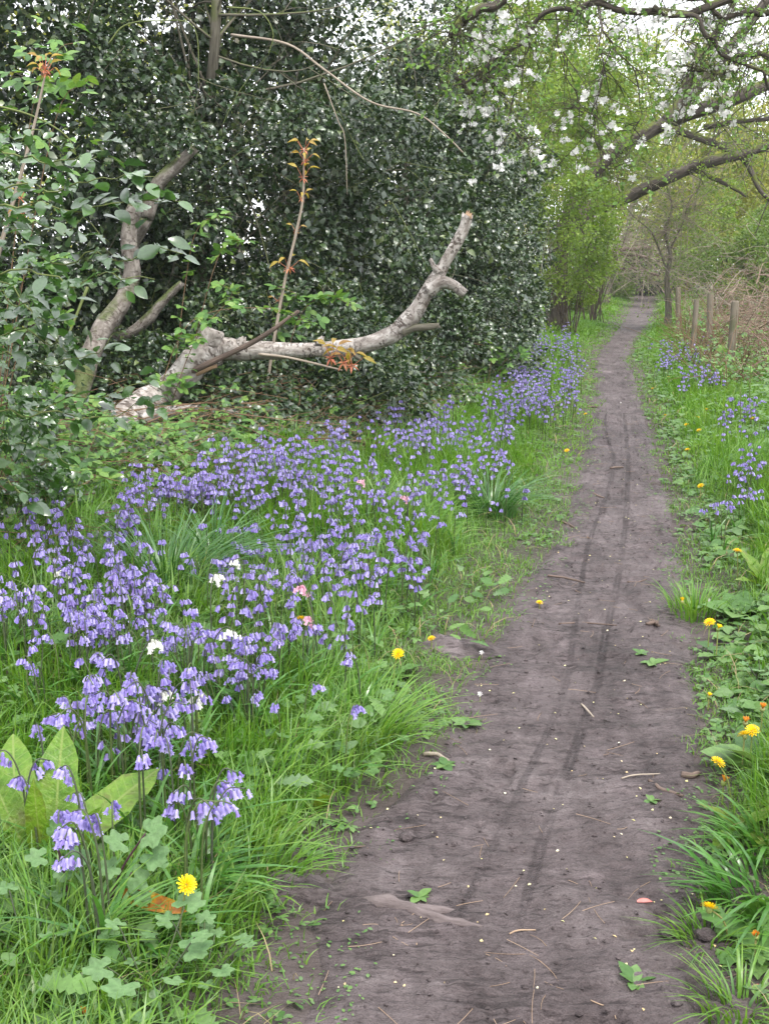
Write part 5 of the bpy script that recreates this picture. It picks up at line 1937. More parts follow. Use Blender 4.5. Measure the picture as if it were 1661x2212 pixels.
def bluebell(p, label, group, key="b", full=False, rz=None, s=1.0, name="bluebell"):
    t = TEMPL[rng.integers(0, len(TEMPL))]
    rz = rng.uniform(0, 6.28) if rz is None else rz
    if full:
        root = thing(name, label, "bluebell", p, group, rz)
        root.scale = (s, s, s)
        link("stem", t[0], root)
        for lm in t[1]:
            link("leaf", lm, root)
        for q, R, sc in t[2]:
            o = link("bell", BELL_ME[key], root)
            m4 = np.eye(4)
            m4[:3, :3] = R * sc
            m4[:3, 3] = q
            o.matrix_local = Matrix(m4.tolist())
    else:
        o = link(name, t[3][key], loc=tuple(p))
        o.rotation_euler = (rng.normal(0, .08), rng.normal(0, .08), rz)
        o.scale = (s, s, s)
        tag(o, label, "bluebell", group)


def zone(x0, x1, y0, y1, n, poly=None, clump=.55):
    """flower-head pixels in clumps -> ground points"""
    out = []
    cs = [(rng.uniform(x0, x1), rng.uniform(y0, y1)) for _ in range(max(2, n // 6))]
    while len(out) < n:
        if rng.random() < clump:
            c = cs[rng.integers(0, len(cs))]
            a, b = c[0] + rng.normal(0, (x1 - x0) * .05 + 8), c[1] + rng.normal(0, (y1 - y0) * .05 + 5)
        else:
            a, b = rng.uniform(x0, x1), rng.uniform(y0, y1)
        if poly is None or poly(a, b):
            out.append(gnd(a, b, .22))
    return out


# front row: with their own parts
front = [(50, 1692), (60, 1720), (78, 1740), (5, 1722), (180, 1752), (195, 1745), (242, 1768), (125, 1800), (185, 1872), (205, 1888), (222, 1890), (232, 1858), (210, 1905), (394, 1815), (398, 1800),
         (452, 1800), (430, 1735), (415, 1748), (440, 1755), (452, 1720), (345, 1625), (365, 1640), (380, 1655), (355, 1665), (395, 1672), (375, 1690), (405, 1690), (420, 1675), (340, 1605), (300, 1705),
         (310, 1690), (430, 1850), (165, 1590), (185, 1600), (205, 1588), (195, 1620), (150, 1600), (250, 1575), (238, 1590), (262, 1560), (265, 1590), (95, 1610)]
CL = [(range(0, 4), "at the left edge in front of the tallest dock leaf"), (range(4, 8), "just below the slanting dock leaf"), (range(8, 13), "drooping over the purple-brown herb stems"), (range(13, 16), "on a thin stem above the front dandelion"),
      (range(16, 20), "in the little group beside the grass nearest the path, above the front dandelion"), (range(20, 30), "in the full cluster at the tip of the slanting dock leaf"), (range(30, 32), "standing lowest beside the front dandelion"),
      (range(32, 37), "in the cluster just over the tallest dock leaf"), (range(37, 42), "in the loose group behind the slanting dock leaf")]
for rg_, where in CL:
    for i in rg_:
        a, b = front[i]
        bluebell(gnd(a, b, .22), "violet bluebell " + where, "bluebells around the big dock leaves", full=True, s=rng.uniform(1.05, 1.3))
for i, (a, b) in enumerate([(330, 1540), (345, 1550), (310, 1530), (320, 1560), (340, 1525), (360, 1535), (300, 1545), (275, 1545), (270, 1490), (285, 1500), (400, 1520), (420, 1515), (425, 1495), (180, 1530), (165, 1545), (195, 1520), (240, 1550)]):
    lab = "violet bluebell in the dense knot behind the dock, between two white bluebells" if i < 8 else "violet bluebell beside the open white bluebell behind the dock" if i < 10 else "violet bluebell hanging next to the white one on the path side behind the dock" if i < 13 else "violet bluebell in the left-hand group directly behind the tallest dock leaf"
    bluebell(gnd(a, b, .22), lab, "bluebells just behind the dock leaves", full=True, s=rng.uniform(1.0, 1.25))
for lab, a, b in [("lone bluebell standing by itself in long grass nearest the trodden verge", 745, 1580), ("single bluebell in grass in front of the main drift", 605, 1522), ("bluebell drooping beside the dock leaves at the drift's path side", 810, 1325),
                  ("pair-like bluebell near the lone yellow dandelion", 780, 1440), ("short bluebell next to the one near the yellow dandelion", 745, 1412), ("bluebell at the very tip of the drift towards the path", 940, 1160),
                  ("solitary bluebell in grass at the foot of the drift", 655, 1490)]:
    bluebell(gnd(a, b, .2), lab, None, full=True)
ZN = [("bluebells in the thick drift", [(150, 250, 1270, 1390, 22, "violet bluebell in the left half of the thick drift above the dock"), (250, 345, 1270, 1390, 18, "violet bluebell in the thick drift just below the grass tuft"),
                                       (380, 470, 1350, 1440, 18, "violet bluebell around the topmost white bluebell of the thick drift"), (470, 560, 1350, 1440, 16, "violet bluebell at the path-side end of the thick drift"), (470, 580, 1410, 1480, 12, "violet bluebell in the fringe under the thick drift's path-side end")]),
      ("bluebells under the near holly", [(0, 100, 1230, 1300, 15, "violet bluebell at the left edge under the near holly"), (90, 165, 1140, 1260, 11, "violet bluebell beside the bleached stalks under the near holly"),
                                         (165, 240, 1140, 1260, 11, "violet bluebell near the white one under the near holly"), (30, 160, 1370, 1480, 6, "violet bluebell scattered below the yellow-green bramble")]),
      ("bluebells in the grass tuft", [(270, 420, 1090, 1290, 14, "violet bluebell growing through the big dark grass tuft"), (420, 560, 1090, 1290, 12, "violet bluebell on the path side of the big dark grass tuft"), (230, 420, 1030, 1110, 8, "violet bluebell behind the big dark grass tuft")]),
      ("bluebells in the middle drift", [(560, 690, 1150, 1260, 22, "violet bluebell in the middle drift straight below the log's horizontal part"), (690, 820, 1150, 1260, 22, "violet bluebell in the dense core of the middle drift"), (560, 700, 1250, 1400, 14, "violet bluebell around the two pink bluebells"),
                                        (760, 950, 1090, 1230, 24, "violet bluebell on the path-side flank of the middle drift"), (600, 760, 1060, 1160, 18, "violet bluebell at the back of the middle drift beneath the log")]),
      ("bluebells on the fence side", [(1575, 1661, 850, 930, 14, "violet bluebell in the clump below the stout fence post"), (1600, 1661, 990, 1080, 10, "violet bluebell among nettles at the right edge"), (1530, 1640, 1010, 1120, 6, "violet bluebell near the large upward facing dandelion")])]
for g, boxes in ZN:
    for (x0, x1, y0, y1, n, lab) in boxes:
        for p in zone(x0, x1, y0, y1, n):
            bluebell(p, lab, g, s=rng.uniform(.8, 1.12))
for lab, key, a, b in [("white bluebell at the top of the thick violet drift", "w", 430, 1392), ("white bluebell lying open below the thick drift", "w", 310, 1502), ("white bluebell beside two violet ones behind the dock leaves", "w", 408, 1530),
                       ("small white bluebell in the dark grass tuft", "w", 515, 1216), ("white bluebell under the near holly", "w", 180, 1232), ("white bluebell half hidden in the drift's stems", "w", 250, 1432),
                       ("white bluebell between grass tuft and the thick drift", "w", 455, 1300), ("pink bluebell above its lower pink neighbour", "p", 690, 1330), ("lower of two neighbouring pink bluebells", "p", 670, 1358),
                       ("pale pink bluebell high in the middle drift", "p", 785, 1048), ("pale pink bluebell at the path side of the middle drift", "p", 880, 1082)]:
    bluebell(gnd(a, b, .24), lab, None, key, s=1.2)
# the rest: one mass
P, K = [], []
boxes = [(560, 1130, 940, 1080, 170), (700, 1010, 905, 960, 60), (840, 1110, 880, 960, 100), (1040, 1180, 800, 900, 70), (1100, 1250, 720, 880, 340), (430, 760, 965, 1040, 80), (250, 560, 1005, 1075, 50), (1140, 1230, 690, 760, 40), (1230, 1310, 645, 662, 26),
         (1425, 1525, 735, 790, 60), (1480, 1535, 790, 825, 22), (420, 560, 970, 1060, 40), (560, 700, 960, 1050, 40), (60, 300, 1070, 1170, 40), (280, 560, 1010, 1100, 50), (700, 1000, 1020, 1090, 40),
         (100, 560, 1130, 1300, 60), (0, 260, 1200, 1330, 40), (560, 900, 1090, 1260, 70), (140, 560, 1280, 1460, 36), (560, 820, 1260, 1360, 22), (160, 420, 1480, 1600, 24), (1560, 1661, 860, 1100, 40), (1440, 1560, 800, 840, 20)]
for bx in boxes:
    for p in zone(*bx):
        if p[1] < 60:
            P.append(p)
P = np.array(P)
A = Acc()
kk = rng.integers(0, len(TEMPL), len(P))
for i, t in enumerate(TEMPL):
    q = P[kk == i]
    if not len(q):
        continue
    az = rng.uniform(0, 6.28, len(q))
    R = np.zeros((len(q), 3, 3))
    R[:, 0, 0] = R[:, 1, 1] = np.cos(az)
    R[:, 0, 1] = -np.sin(az)
    R[:, 1, 0] = np.sin(az)
    R[:, 2, 2] = 1
    v, tt, mm = t[4]
    V, T = scatter(v, tt, q, R, rng.uniform(.85, 1.2, len(q)))
    A.V.append(V)
    A.T.append(T + A.n)
    A.M.append(np.tile(mm, len(q)))
    A.B.append(np.zeros((len(V), 3)))
    A.n += len(V)
tag(link("bluebell_drift", A.build("bluebell_drift", [M['bstem'], M['bell']])), "the remaining bluebells of the drift, too many to count", "bluebells", kind="stuff")

# ================================================================== rosettes: docks, dandelion leaves, plantain, mallow
ME_DOCK = mesh("leaf", *DOCK, M['dock'])
ME_HERBL = mesh("leaf", *OVAL_HI, M['herb'])
ME_LANCE = mesh("leaf", *LANCE, M['strap'])
ME_TOOTH = mesh("leaf", *TOOTH, M['herb'])
ME_MALLOW = mesh("leaf", *MALLOW, M['mallow'])
ME_DEAD = mesh("leaf", *leaf([0, .08, .2, .35, .5, .65, .8, .92, 1], [0, .05, .10, .11, .13, .11, .10, .05, 0], .5, -.1, .02), M['dock_dead'])


def rosette(name, lab, cat, p, n, L, me, tilt=(.3, 1.0), group=None, stalk=None, extra=None):
    root = thing(name, lab, cat, p, group)
    for i in range(n):
        az = i / n * 6.283 + rng.uniform(-.35, .35)
        el = rng.uniform(*tilt)
        d = np.array([math.cos(az) * math.cos(el), math.sin(az) * math.cos(el), math.sin(el)])
        o0 = np.zeros(3)
        if stalk:
            o0 = d * stalk * rng.uniform(.6, 1.1) + [0, 0, stalk * .25]
            st = twigs(np.zeros((1, 3)), (o0 * .5 + [0, 0, stalk * .15])[None], o0[None], .0022, .0016, 4, 4)
            link("leaf_stalk", Acc().add(st[0], st[1]).build("leaf_stalk", M['bstem']), root)
            d = unit(d * [1, 1, .1])
        m4 = np.eye(4)
        m4[:3, :3] = frames(d, unit(np.array([-d[0] * .6, -d[1] * .6, .9]) + rng.normal(0, .15, 3))) * L * rng.uniform(.65, 1.15)
        m4[:3, 3] = o0
        o = link("leaf", me, root)
        o.matrix_local = Matrix(m4.tolist())
    return root


def placed_leaf(root, a, b, width, me, natural, nrm=(0, -.8, .5), label=None):
    """one leaf from point a to point b (world)"""
    d = b - a
    L = np.linalg.norm(d)
    F = frames(d / L, unit(nrm))
    m4 = np.eye(4)
    m4[:3, :3] = F @ np.diag([width / natural, L, L])
    m4[:3, 3] = a - np.array(root.location)
    o = link("leaf", me, root)
    o.matrix_local = Matrix(m4.tolist())
    if label:
        o["label"] = label
    return o


g = gnd(130, 1900)
Yg = g[1]
root = thing("dock_plant", "big dock with broad yellow-green upright leaves in the front bluebells", "dock", g)
placed_leaf(root, at(120, 1850, Yg), at(122, 1572, Yg + .10), .115, ME_DOCK, .32)
placed_leaf(root, at(150, 1830, Yg - .02), at(330, 1632, Yg + .16), .115, ME_DOCK, .32, (-.35, -.75, .6))
placed_leaf(root, at(40, 1830, Yg), at(22, 1562, Yg + .22), .11, ME_DOCK, .32, (.2, -.8, .5))
placed_leaf(root, at(60, 1840, Yg), at(-40, 1650, Yg + .05), .09, ME_DOCK, .32)
placed_leaf(root, at(150, 1860, Yg), at(200, 1760, Yg - .06), .06, ME_DOCK, .32)
placed_leaf(root, at(100, 1870, Yg), at(60, 1720, Yg - .1), .06, ME_DOCK, .32)
g = gnd(330, 1985)
root = thing("fallen_dock_leaf", "dying yellow and orange dock leaf lying in the grass under a dandelion", "leaf", g)
placed_leaf(root, at(250, 1925, g[1] - .03), at(412, 1972, g[1] - .10), .042, ME_DEAD, .26, (.1, -.8, .55))
for nm, lab, cat, px, py, n, L, me, tilt in [
        ("dock_plant", "dock with upright green leaves at the bluebell drift's path edge", "dock", 765, 1345, 7, .20, ME_DOCK, (.5, 1.2)),
        ("dock_plant", "dock with drooping leaves in the grass beside the exposed mud", "dock", 690, 1750, 5, .13, ME_DOCK, (.3, 1.0)),
        ("dock_plant", "dock showing one wide leaf in shade of the front grass", "dock", 545, 1830, 5, .21, ME_DOCK, (.3, .9)),
        ("dock_plant", "small dock between the white bluebell and the lone bluebell", "dock", 400, 1640, 5, .16, ME_DOCK, (.4, 1.0)),
        ("dock_plant", "dock with grey-green leaves near the dandelions by the fence-side verge", "dock", 1595, 1330, 7, .18, ME_HERBL, (.3, .9)),
        ("dock_plant", "large-leaved dock at the right edge above the dandelion pair", "dock", 1655, 1270, 8, .22, ME_DOCK, (.3, 1.0)),
        ("dock_plant", "dock with broad blue-green leaves beside two dandelions", "dock", 1650, 1660, 7, .19, ME_HERBL, (.3, .9)),
        ("dock_plant", "dock leaf cluster beneath the leaning dandelion of the right verge", "dock", 1600, 1790, 6, .17, ME_DOCK, (.2, .8)),
        ("dandelion_rosette", "flat toothed rosette beside the lone dandelion of the drift", "rosette", 830, 1470, 9, .16, ME_TOOTH, (.15, .6)),
        ("dandelion_rosette", "toothed rosette spreading at the corner of the muddy path", "rosette", 1650, 2060, 10, .17, ME_TOOTH, (.1, .6)),
        ("dandelion_rosette", "toothed rosette in short grass by the dandelion trio", "rosette", 1560, 1420, 8, .13, ME_TOOTH, (.2, .6)),
        ("plantain", "small plantain rosette rooted in the middle of the near mud", "plantain", 1368, 2125, 6, .055, ME_HERBL, (.2, .8)),
        ("plantain", "plantain at the mud's left margin next to a thick stick", "plantain", 1005, 1572, 7, .06, ME_HERBL, (.1, .5)),
        ("plantain", "plantain with flattened leaves on the mud's right side", "plantain", 1410, 1440, 6, .06, ME_HERBL, (.1, .5)),
        ("plantain", "tiny plantain beyond the flattened one", "plantain", 1385, 1422, 5, .04, ME_HERBL, (.2, .6)),
        ("plantain", "plantain beside the stick end at the path's inner bend", "plantain", 960, 1668, 6, .05, ME_HERBL, (.1, .5)),
        ("plantain", "small weed sprouting behind the exposed root", "plantain", 905, 1945, 6, .04, ME_HERBL, (.2, .8)),
        ("plantain", "weed sprig in the track's far mud on the right", "plantain", 1405, 1740, 5, .035, ME_HERBL, (.2, .8)),
        ("plantain", "pale weed at the mud's right side above the bark piece", "plantain", 1480, 1325, 6, .04, ME_HERBL, (.1, .5)),
        ("plantain", "rounded weed on the short verge before the earth mound", "plantain", 1065, 1420, 6, .05, ME_HERBL, (.1, .6))]:
    rosette(nm, lab, cat, surf(px, py), n, L, me, tilt)
# mallow plants, front left
for lab, px, py, n, L, stk in [("grey-green mallow with lobed leaves at the bottom of the picture", 330, 2190, 9, .085, .17), ("mallow clump with folded grey leaves beside the short grass", 440, 2140, 10, .065, .14),
                               ("lobed mallow under the dying dock leaf", 370, 2080, 6, .06, .13), ("small cut-leaved plant at the lower left edge", 60, 2090, 6, .065, .14),
                               ("lobed plant in the grass halfway between dock and path", 620, 1690, 8, .05, .06), ("round leaved plant on the fence-side verge by the orange seed heads", 1640, 1480, 8, .06, .08)]:
    rosette("mallow", lab, "mallow", gnd(px, py), n, L, ME_MALLOW, (.4, 1.1), "mallow plants", stk)
# dark-stemmed plant among the front bluebells
g = gnd(225, 2010)
root = thing("dark_stemmed_herb", "herb with purple-brown stems and lobed green leaves among front bluebells", "herb", g)
M['dark_stem'] = leaf_mat("dark_stem", [(.05, .02, .03), (.08, .03, .04)], .5, .4, 0)
for P in [[(222, 2005), (240, 1940), (268, 1870), (315, 1800)], [(150, 1985), (142, 1900), (128, 1840), (118, 1812)], [(240, 1945), (270, 1915), (285, 1885)]]:
    pts = [at(a, b, g[1]) for a, b in P]
    t3 = tube(pts, np.linspace(.0045, .002, len(pts)), 6, 5)
    part("stem", Acc().add(t3[0], t3[1]), M['dark_stem'], root)
for a, b, s, d in [(315, 1800, .10, (.6, -.2, .2)), (270, 1820, .085, (-.7, -.2, .3)), (325, 1840, .085, (.7, -.2, -.5)), (285, 1890, .08, (.6, -.3, -.4)), (118, 1812, .09, (.3, -.2, .5)), (95, 1850, .07, (-.7, -.3, .1)),
                   (150, 1850, .085, (.8, -.3, -.1)), (130, 1880, .06, (.7, -.2, -.3)), (250, 1870, .07, (-.7, -.3, -.2)), (300, 1920, .07, (.5, -.3, -.4))]:
    p = at(a, b, g[1])
    leaf_objects(root, [p], [frames(unit(d), unit(np.array([0, -.5, .8]) + rng.normal(0, .2, 3)))], [s], ME_MALLOW)

# broad weeds through the front grass
A = Acc()
N = 900
y = rng.uniform(1.7, 5.2, N)
x = xl(y) - .08 - rng.uniform(0, 1.6, N)
k = (x > -.345 * y - .4) & (fbm(x * 2.2, y * 2.2, 66) > .42)
x, y = x[k], y[k]
N = len(x)
P = np.stack([x, y, height(x, y) + rng.uniform(.03, .13, N)], -1)
R = frames(rdir(N, -.1, .45), unit(np.array([0, -.35, 1]) + rng.normal(0, .35, (N, 3))))
q = rng.random(N)
A.add(*scatter(*MALLOW, P[q < .4], R[q < .4], .05 * rng.uniform(.5, 1.3, (q < .4).sum())))
A.add(*scatter(*TOOTH, P[q >= .7], R[q >= .7], .09 * rng.uniform(.5, 1.3, (q >= .7).sum())))
m_ = (q >= .4) & (q < .7)
A.add(*scatter(*OVAL_HI, P[m_], R[m_], .055 * rng.uniform(.5, 1.3, m_.sum())))
tag(link("broad_weeds", A.build("broad_weeds", M['herb'])), "broad lobed and toothed weed leaves among the front grass of the bluebell verge", "weeds", kind="stuff")

# ================================================================== grass tufts and strap clumps
def tuft(lab, px, py, n, L, w, mat, lean=(.5, 1.3), rad=.05, name="grass_tuft", cat="grass tuft", ndiv=1, single=40, az0=None):
    p = gnd(px, py)
    root = thing(name, lab, cat, p, "grass tufts" if name == "grass_tuft" else None)
    az = rng.uniform(0, 6.283, n) if az0 is None else rng.normal(az0, .8, n)
    rr = rad * np.sqrt(rng.random(n))
    pos = np.stack([np.cos(az) * rr, np.sin(az) * rr, np.full(n, -.01)], -1)
    h = L * rng.uniform(.55, 1.15, n)
    ww = w * rng.uniform(.7, 1.3, n)
    ln = rng.uniform(*lean, n)
    k = min(single, n)
    for i in range(k):
        V, T = blades(pos[i:i + 1], h[i:i + 1], ww[i:i + 1], az[i:i + 1], ln[i:i + 1], 6)
        link("grass_leaf", mesh("grass_leaf", V, T, M[mat]), root)
    if n > k:
        V, T = blades(pos[k:], h[k:], ww[k:], az[k:], ln[k:], 5)
        link("blades", mesh("blades", V, T, M[mat]), root, kind="stuff")


tuft("big dark green grass tuft rising from the middle of the bluebells", 360, 1290, 260, .46, .0045, 'grass_dark', (.4, 1.3), .16)
tuft("second dark grass tuft close behind the big one", 460, 1240, 130, .42, .0045, 'grass_dark', (.4, 1.2), .12, single=20)
tuft("long grass tuft leaning towards the path below the holly skirt", 1060, 1110, 170, .34, .005, 'grass_dark', (.5, 1.4), .16, single=25)
tuft("grass tuft spilling over the trodden edge beside the lone bluebell", 800, 1600, 200, .22, .0035, 'grass', (.5, 1.3), .15, single=25)
tuft("grass tuft beside the mud near the dock with drooping leaves", 545, 1905, 150, .17, .003, 'grass', (.5, 1.3), .13, single=25)
tuft("grass tuft in front of the purple stemmed herb", 120, 2080, 160, .24, .0032, 'grass', (.4, 1.1), .12, single=25)
tuft("lush strap-leaved clump bowing over the mud on the fence side", 1680, 1950, 60, .17, .008, 'strap', (.8, 1.4), .17, "strap_leaf_clump", "leaf clump", single=60, az0=3.3)
tuft("smaller strap-leaved clump behind the bowing one", 1662, 1830, 36, .15, .007, 'strap', (.7, 1.4), .12, "strap_leaf_clump", "leaf clump", single=30, az0=3.0)
tuft("upright bright grass tuft by the fence-side mud above two dandelions", 1500, 1330, 140, .18, .0035, 'grass', (.3, .9), .12, single=20)
tuft("short grass island in the near mud under the strap-leaved clump", 1530, 2040, 90, .11, .0028, 'grass', (.5, 1.3), .07, single=20)
tuft("tuft of grass rooted at the bottom corner of the fence-side mud", 1600, 2185, 90, .12, .003, 'grass', (.5, 1.3), .08, single=20)
tuft("bluebell leaf clump arching beside the front dandelion", 390, 1925, 45, .17, .006, 'strap', (.8, 1.4), .08, "strap_leaf_clump", "leaf clump", single=30, az0=.1)
tuft("bluebell leaf clump under the dying dock leaf", 290, 2040, 35, .17, .006, 'strap', (.8, 1.4), .08, "strap_leaf_clump", "leaf clump", single=25, az0=.1)

# ================================================================== dandelions
def floret_head(open_=1.0, n=46, R=.021):
    a = Acc()
    for i in range(n):
        f = i / n
        az = i * 2.39996
        el = math.radians(88 - 80 * math.sqrt(f)) if open_ > .5 else math.radians(88 - 25 * math.sqrt(f))
        d = np.array([math.cos(az) * math.cos(el), math.sin(az) * math.cos(el), math.sin(el)])
        L = R * (.55 + .5 * math.sqrt(f))
        pet = leaf([0, .5, 1], [.05, .10, .085], .2, .12)
        a.add(*xf((pet[0] * [L, L, L], pet[1]), frames(d, unit([d[0] * -.5, d[1] * -.5, 1])), 1, d * .002))
    return np.concatenate(a.V), np.concatenate(a.T)


def bract_cup():
    V, T = tube(np.array([(0, 0, -.012), (0, 0, -.008), (0, 0, -.002), (0, 0, .003)]), np.array([.002, .0065, .0078, .0085]), 10, 1)[:2]
    return V, T


ME_HEAD = mesh("flower_head", *floret_head(), M['yellow'])
ME_HEAD2 = mesh("flower_head", *floret_head(.3, 30, .02), M['orange'])
ME_HEAD3 = mesh("flower_head", *floret_head(.3, 30, .02), M['yellow'])
ME_CUP = mesh("bracts", *bract_cup(), M['dstem'])


def dandelion(px, py, lab, kind="open", stalk=.14, lean=(0, 0), tilt=(.0, .0), s=1.0):
    g = surf(px, py, stalk)
    root = thing("dandelion", lab, "dandelion", g, "dandelions")
    top = np.array([lean[0], lean[1], stalk])
    t3 = tube([np.zeros(3) - [0, 0, .01], top * .5 + [lean[0] * -.15, 0, .01], top], [.0028, .0024, .0021], 6, 5)
    link("stalk", Acc().add(t3[0], t3[1]).build("stalk", M['dstem']), root)
    h = link("flower_head", {"open": ME_HEAD, "closed": ME_HEAD3, "withered": ME_HEAD2}[kind], root, loc=tuple(top))
    h.rotation_euler = (tilt[0], tilt[1], rng.uniform(0, 6))
    h.scale = (s, s, s)
    link("bracts", ME_CUP, h)


DND = [(380, 1890, "bright dandelion standing in front grass above the dying dock leaf", "open", .22, (.03, -.04), (.7, .4)), (848, 1413, "lone dandelion flower in grass beside the bluebell drift's path edge", "open", .12, (.02, 0), (.6, .3)),
       (932, 1380, "small dandelion by the bare earth mound", "open", .05, (0, 0), (.3, 0)), (650, 1338, "small yellow flower touching the two pink bluebells", "open", .16, (0, 0), (.4, 0)),
       (1224, 974, "tiny dandelion in the left verge where the path straightens", "open", .07, (0, 0), (.4, 0)), (1264, 895, "farthest dandelion on the hedge side of the path", "open", .08, (0, 0), (.3, 0)),
       (1409, 840, "dandelion closest to the path on the far fence-side verge", "open", .08, (0, 0), (.4, 0)), (1443, 815, "farthest dandelion on the fence side", "open", .08, (0, 0), (.3, 0)),
       (1525, 885, "dandelion below the violet clump near the stout post", "open", .12, (0, 0), (.4, 0)), (1506, 902, "dandelion between two others under the stout post", "open", .10, (0, 0), (.4, 0)),
       (1482, 918, "dandelion nearest the path in the row under the fence", "open", .10, (0, 0), (.4, 0)), (1509, 930, "lowest dandelion of the row under the fence", "open", .10, (0, 0), (.4, 0)),
       (1484, 972, "broad dandelion in leafy verge alone above the middle right", "open", .10, (0, 0), (.3, 0)), (1624, 905, "dandelion among the fence-side bluebells", "open", .14, (0, 0), (.4, 0)),
       (1513, 1050, "large dandelion facing up in the leafy fence-side verge", "open", .10, (0, 0), (.5, .2)), (1436, 897, "tiny dandelion at the fence-side path edge", "open", .05, (0, 0), (.3, 0)),
       (1596, 1191, "dandelion seen side-on atop a tall pale stalk", "open", .15, (-.01, 0), (.1, .05)), (1532, 1345, "front dandelion of a close pair by the mud", "open", .13, (0, 0), (.4, .2)),
       (1550, 1359, "smaller dandelion just behind its pair mate", "closed", .12, (0, 0), (.3, .2)), (1492, 1300, "dandelion bud on a bent stalk over the mud edge", "closed", .07, (-.04, 0), (.3, -.5)),
       (1607, 1589, "lower dandelion of the twin by the blue-green dock", "open", .13, (0, 0), (.6, -.3)), (1624, 1579, "upper dandelion of the twin by the blue-green dock", "open", .14, (0, 0), (.5, .1)),
       (1587, 1648, "big dandelion leaning towards the mud", "open", .13, (-.05, 0), (.35, -.35)), (1646, 1532, "closed orange dandelion above the twin dandelions", "withered", .14, (0, 0), (.2, 0)),
       (1609, 1562, "withered red-brown dandelion head over the twin", "withered", .13, (0, 0), (.2, 0)), (1582, 1952, "dandelion on a curved stalk hanging over the mud", "open", .10, (-.06, -.02), (.4, -.4)),
       (1632, 2024, "orange withered dandelion in the toothed rosette", "withered", .06, (0, 0), (.4, 0)), (1562, 1690, "orange withered dandelion tucked in the grass under the leaning one", "withered", .07, (0, 0), (.4, 0)),
       (155, 2190, "withered orange dandelion head at the bottom edge", "withered", .06, (.02, 0), (.5, .2)), (1165, 1298, "buttercup-small yellow flower on the short left verge", "open", .03, (0, 0), (.2, 0)),
       (1530, 1505, "low dandelion bud beside the mud", "closed", .05, (0, 0), (.3, 0))]
for a, b, lab, kd, stk, ln, tl in DND:
    dandelion(a, b, lab, kd, stk, ln, tl, 1.0 if stk > .06 else .75)
# daisies and a cream flower
ME_DAISY = mesh("petals", *floret_head(.9, 16, .009), M['petal_w'])
for a, b, lab in [(1040, 1610 - 200, "white daisy on the bare patch"), (1036, 1508, "tiny white daisy lying on the short grass"), (1530, 1297, "cream primrose-like flower among the fence-side herbs"), (1340, 870, "small white daisy beside the far mud")]:
    g = surf(a, b, .03)
    root = thing("daisy", lab, "daisy", g, "small white flowers")
    t3 = tube([(0, 0, -.01), (.002, 0, .015), (0, 0, .03)], [.0012, .001, .001], 5, 3)
    link("stalk", Acc().add(t3[0], t3[1]).build("stalk", M['dstem']), root)
    o = link("petals", ME_DAISY, root, loc=(0, 0, .03))
    o.rotation_euler = (.6, 0, 0)

# ================================================================== tall green stems on the fence side (nettles and docks)
ME_NET = mesh("leaf", *TOOTH, M['herb'])
for lab, P, nl in [("tall bare green stem before the stout fence post", [(1620, 1080, 11), (1618, 900, 11), (1622, 750, 11)], 0), ("tall green stem beside the fence-side bluebells", [(1500, 1070, 10.5), (1502, 980, 10.5), (1500, 890, 10.5)], 4),
                   ("second tall stem at the right edge by the bluebells", [(1598, 1100, 9.8), (1600, 960, 9.8), (1598, 840, 9.8)], 3),
                   ("young nettle with dark toothed leaves at the right edge", [(1640, 1150, 8.2), (1638, 1080, 8.2), (1640, 1020, 8.2)], 12), ("nettle growing under the farther dandelions", [(1560, 1010, 9.5), (1560, 960, 9.5), (1562, 930, 9.5)], 12),
                   ("nettle beside the leafy verge near the narrow path", [(1440, 860, 14), (1440, 830, 14), (1441, 800, 14)], 14), ("nettle clump sprouting below the violet clump", [(1500, 860, 13), (1500, 830, 13), (1501, 800, 13)], 14),
                   ("nettle standing between dandelion row and bluebells", [(1545, 930, 11), (1545, 890, 11), (1546, 860, 11)], 12), ("leafy herb shoot beside the upper mud on the fence side", [(1490, 1050, 9.6), (1490, 1010, 9.6), (1491, 985, 9.6)], 12),
                   ("leafy herb shoot at the right edge under the nettle", [(1650, 1220, 7.0), (1650, 1150, 7.0), (1652, 1110, 7.0)], 14)]:
    pts = [at(*q) for q in P]
    pts[0][2] = float(height(pts[0][0], pts[0][1]))
    root = thing("tall_herb", lab, "herb", pts[0], "tall herbs on the fence side")
    t3 = tube(pts, [.006, .005, .003], 6, 5)
    part("stem", Acc().add(t3[0], t3[1], tb=t3[2]), M['twig_green'], root)
    C = catmull(pts, 10)
    for i in range(nl):
        p = C[int((.25 + .75 * i / max(nl, 1)) * (len(C) - 1))]
        az = i * 1.57 + rng.uniform(-.3, .3)
        d = np.array([math.cos(az), math.sin(az), rng.uniform(-.2, .4)])
        leaf_objects(root, [p], [frames(unit(d), unit(np.array([0, -.2, 1]) + rng.normal(0, .2, 3)))], [.10 * rng.uniform(.7, 1.2)], ME_NET)

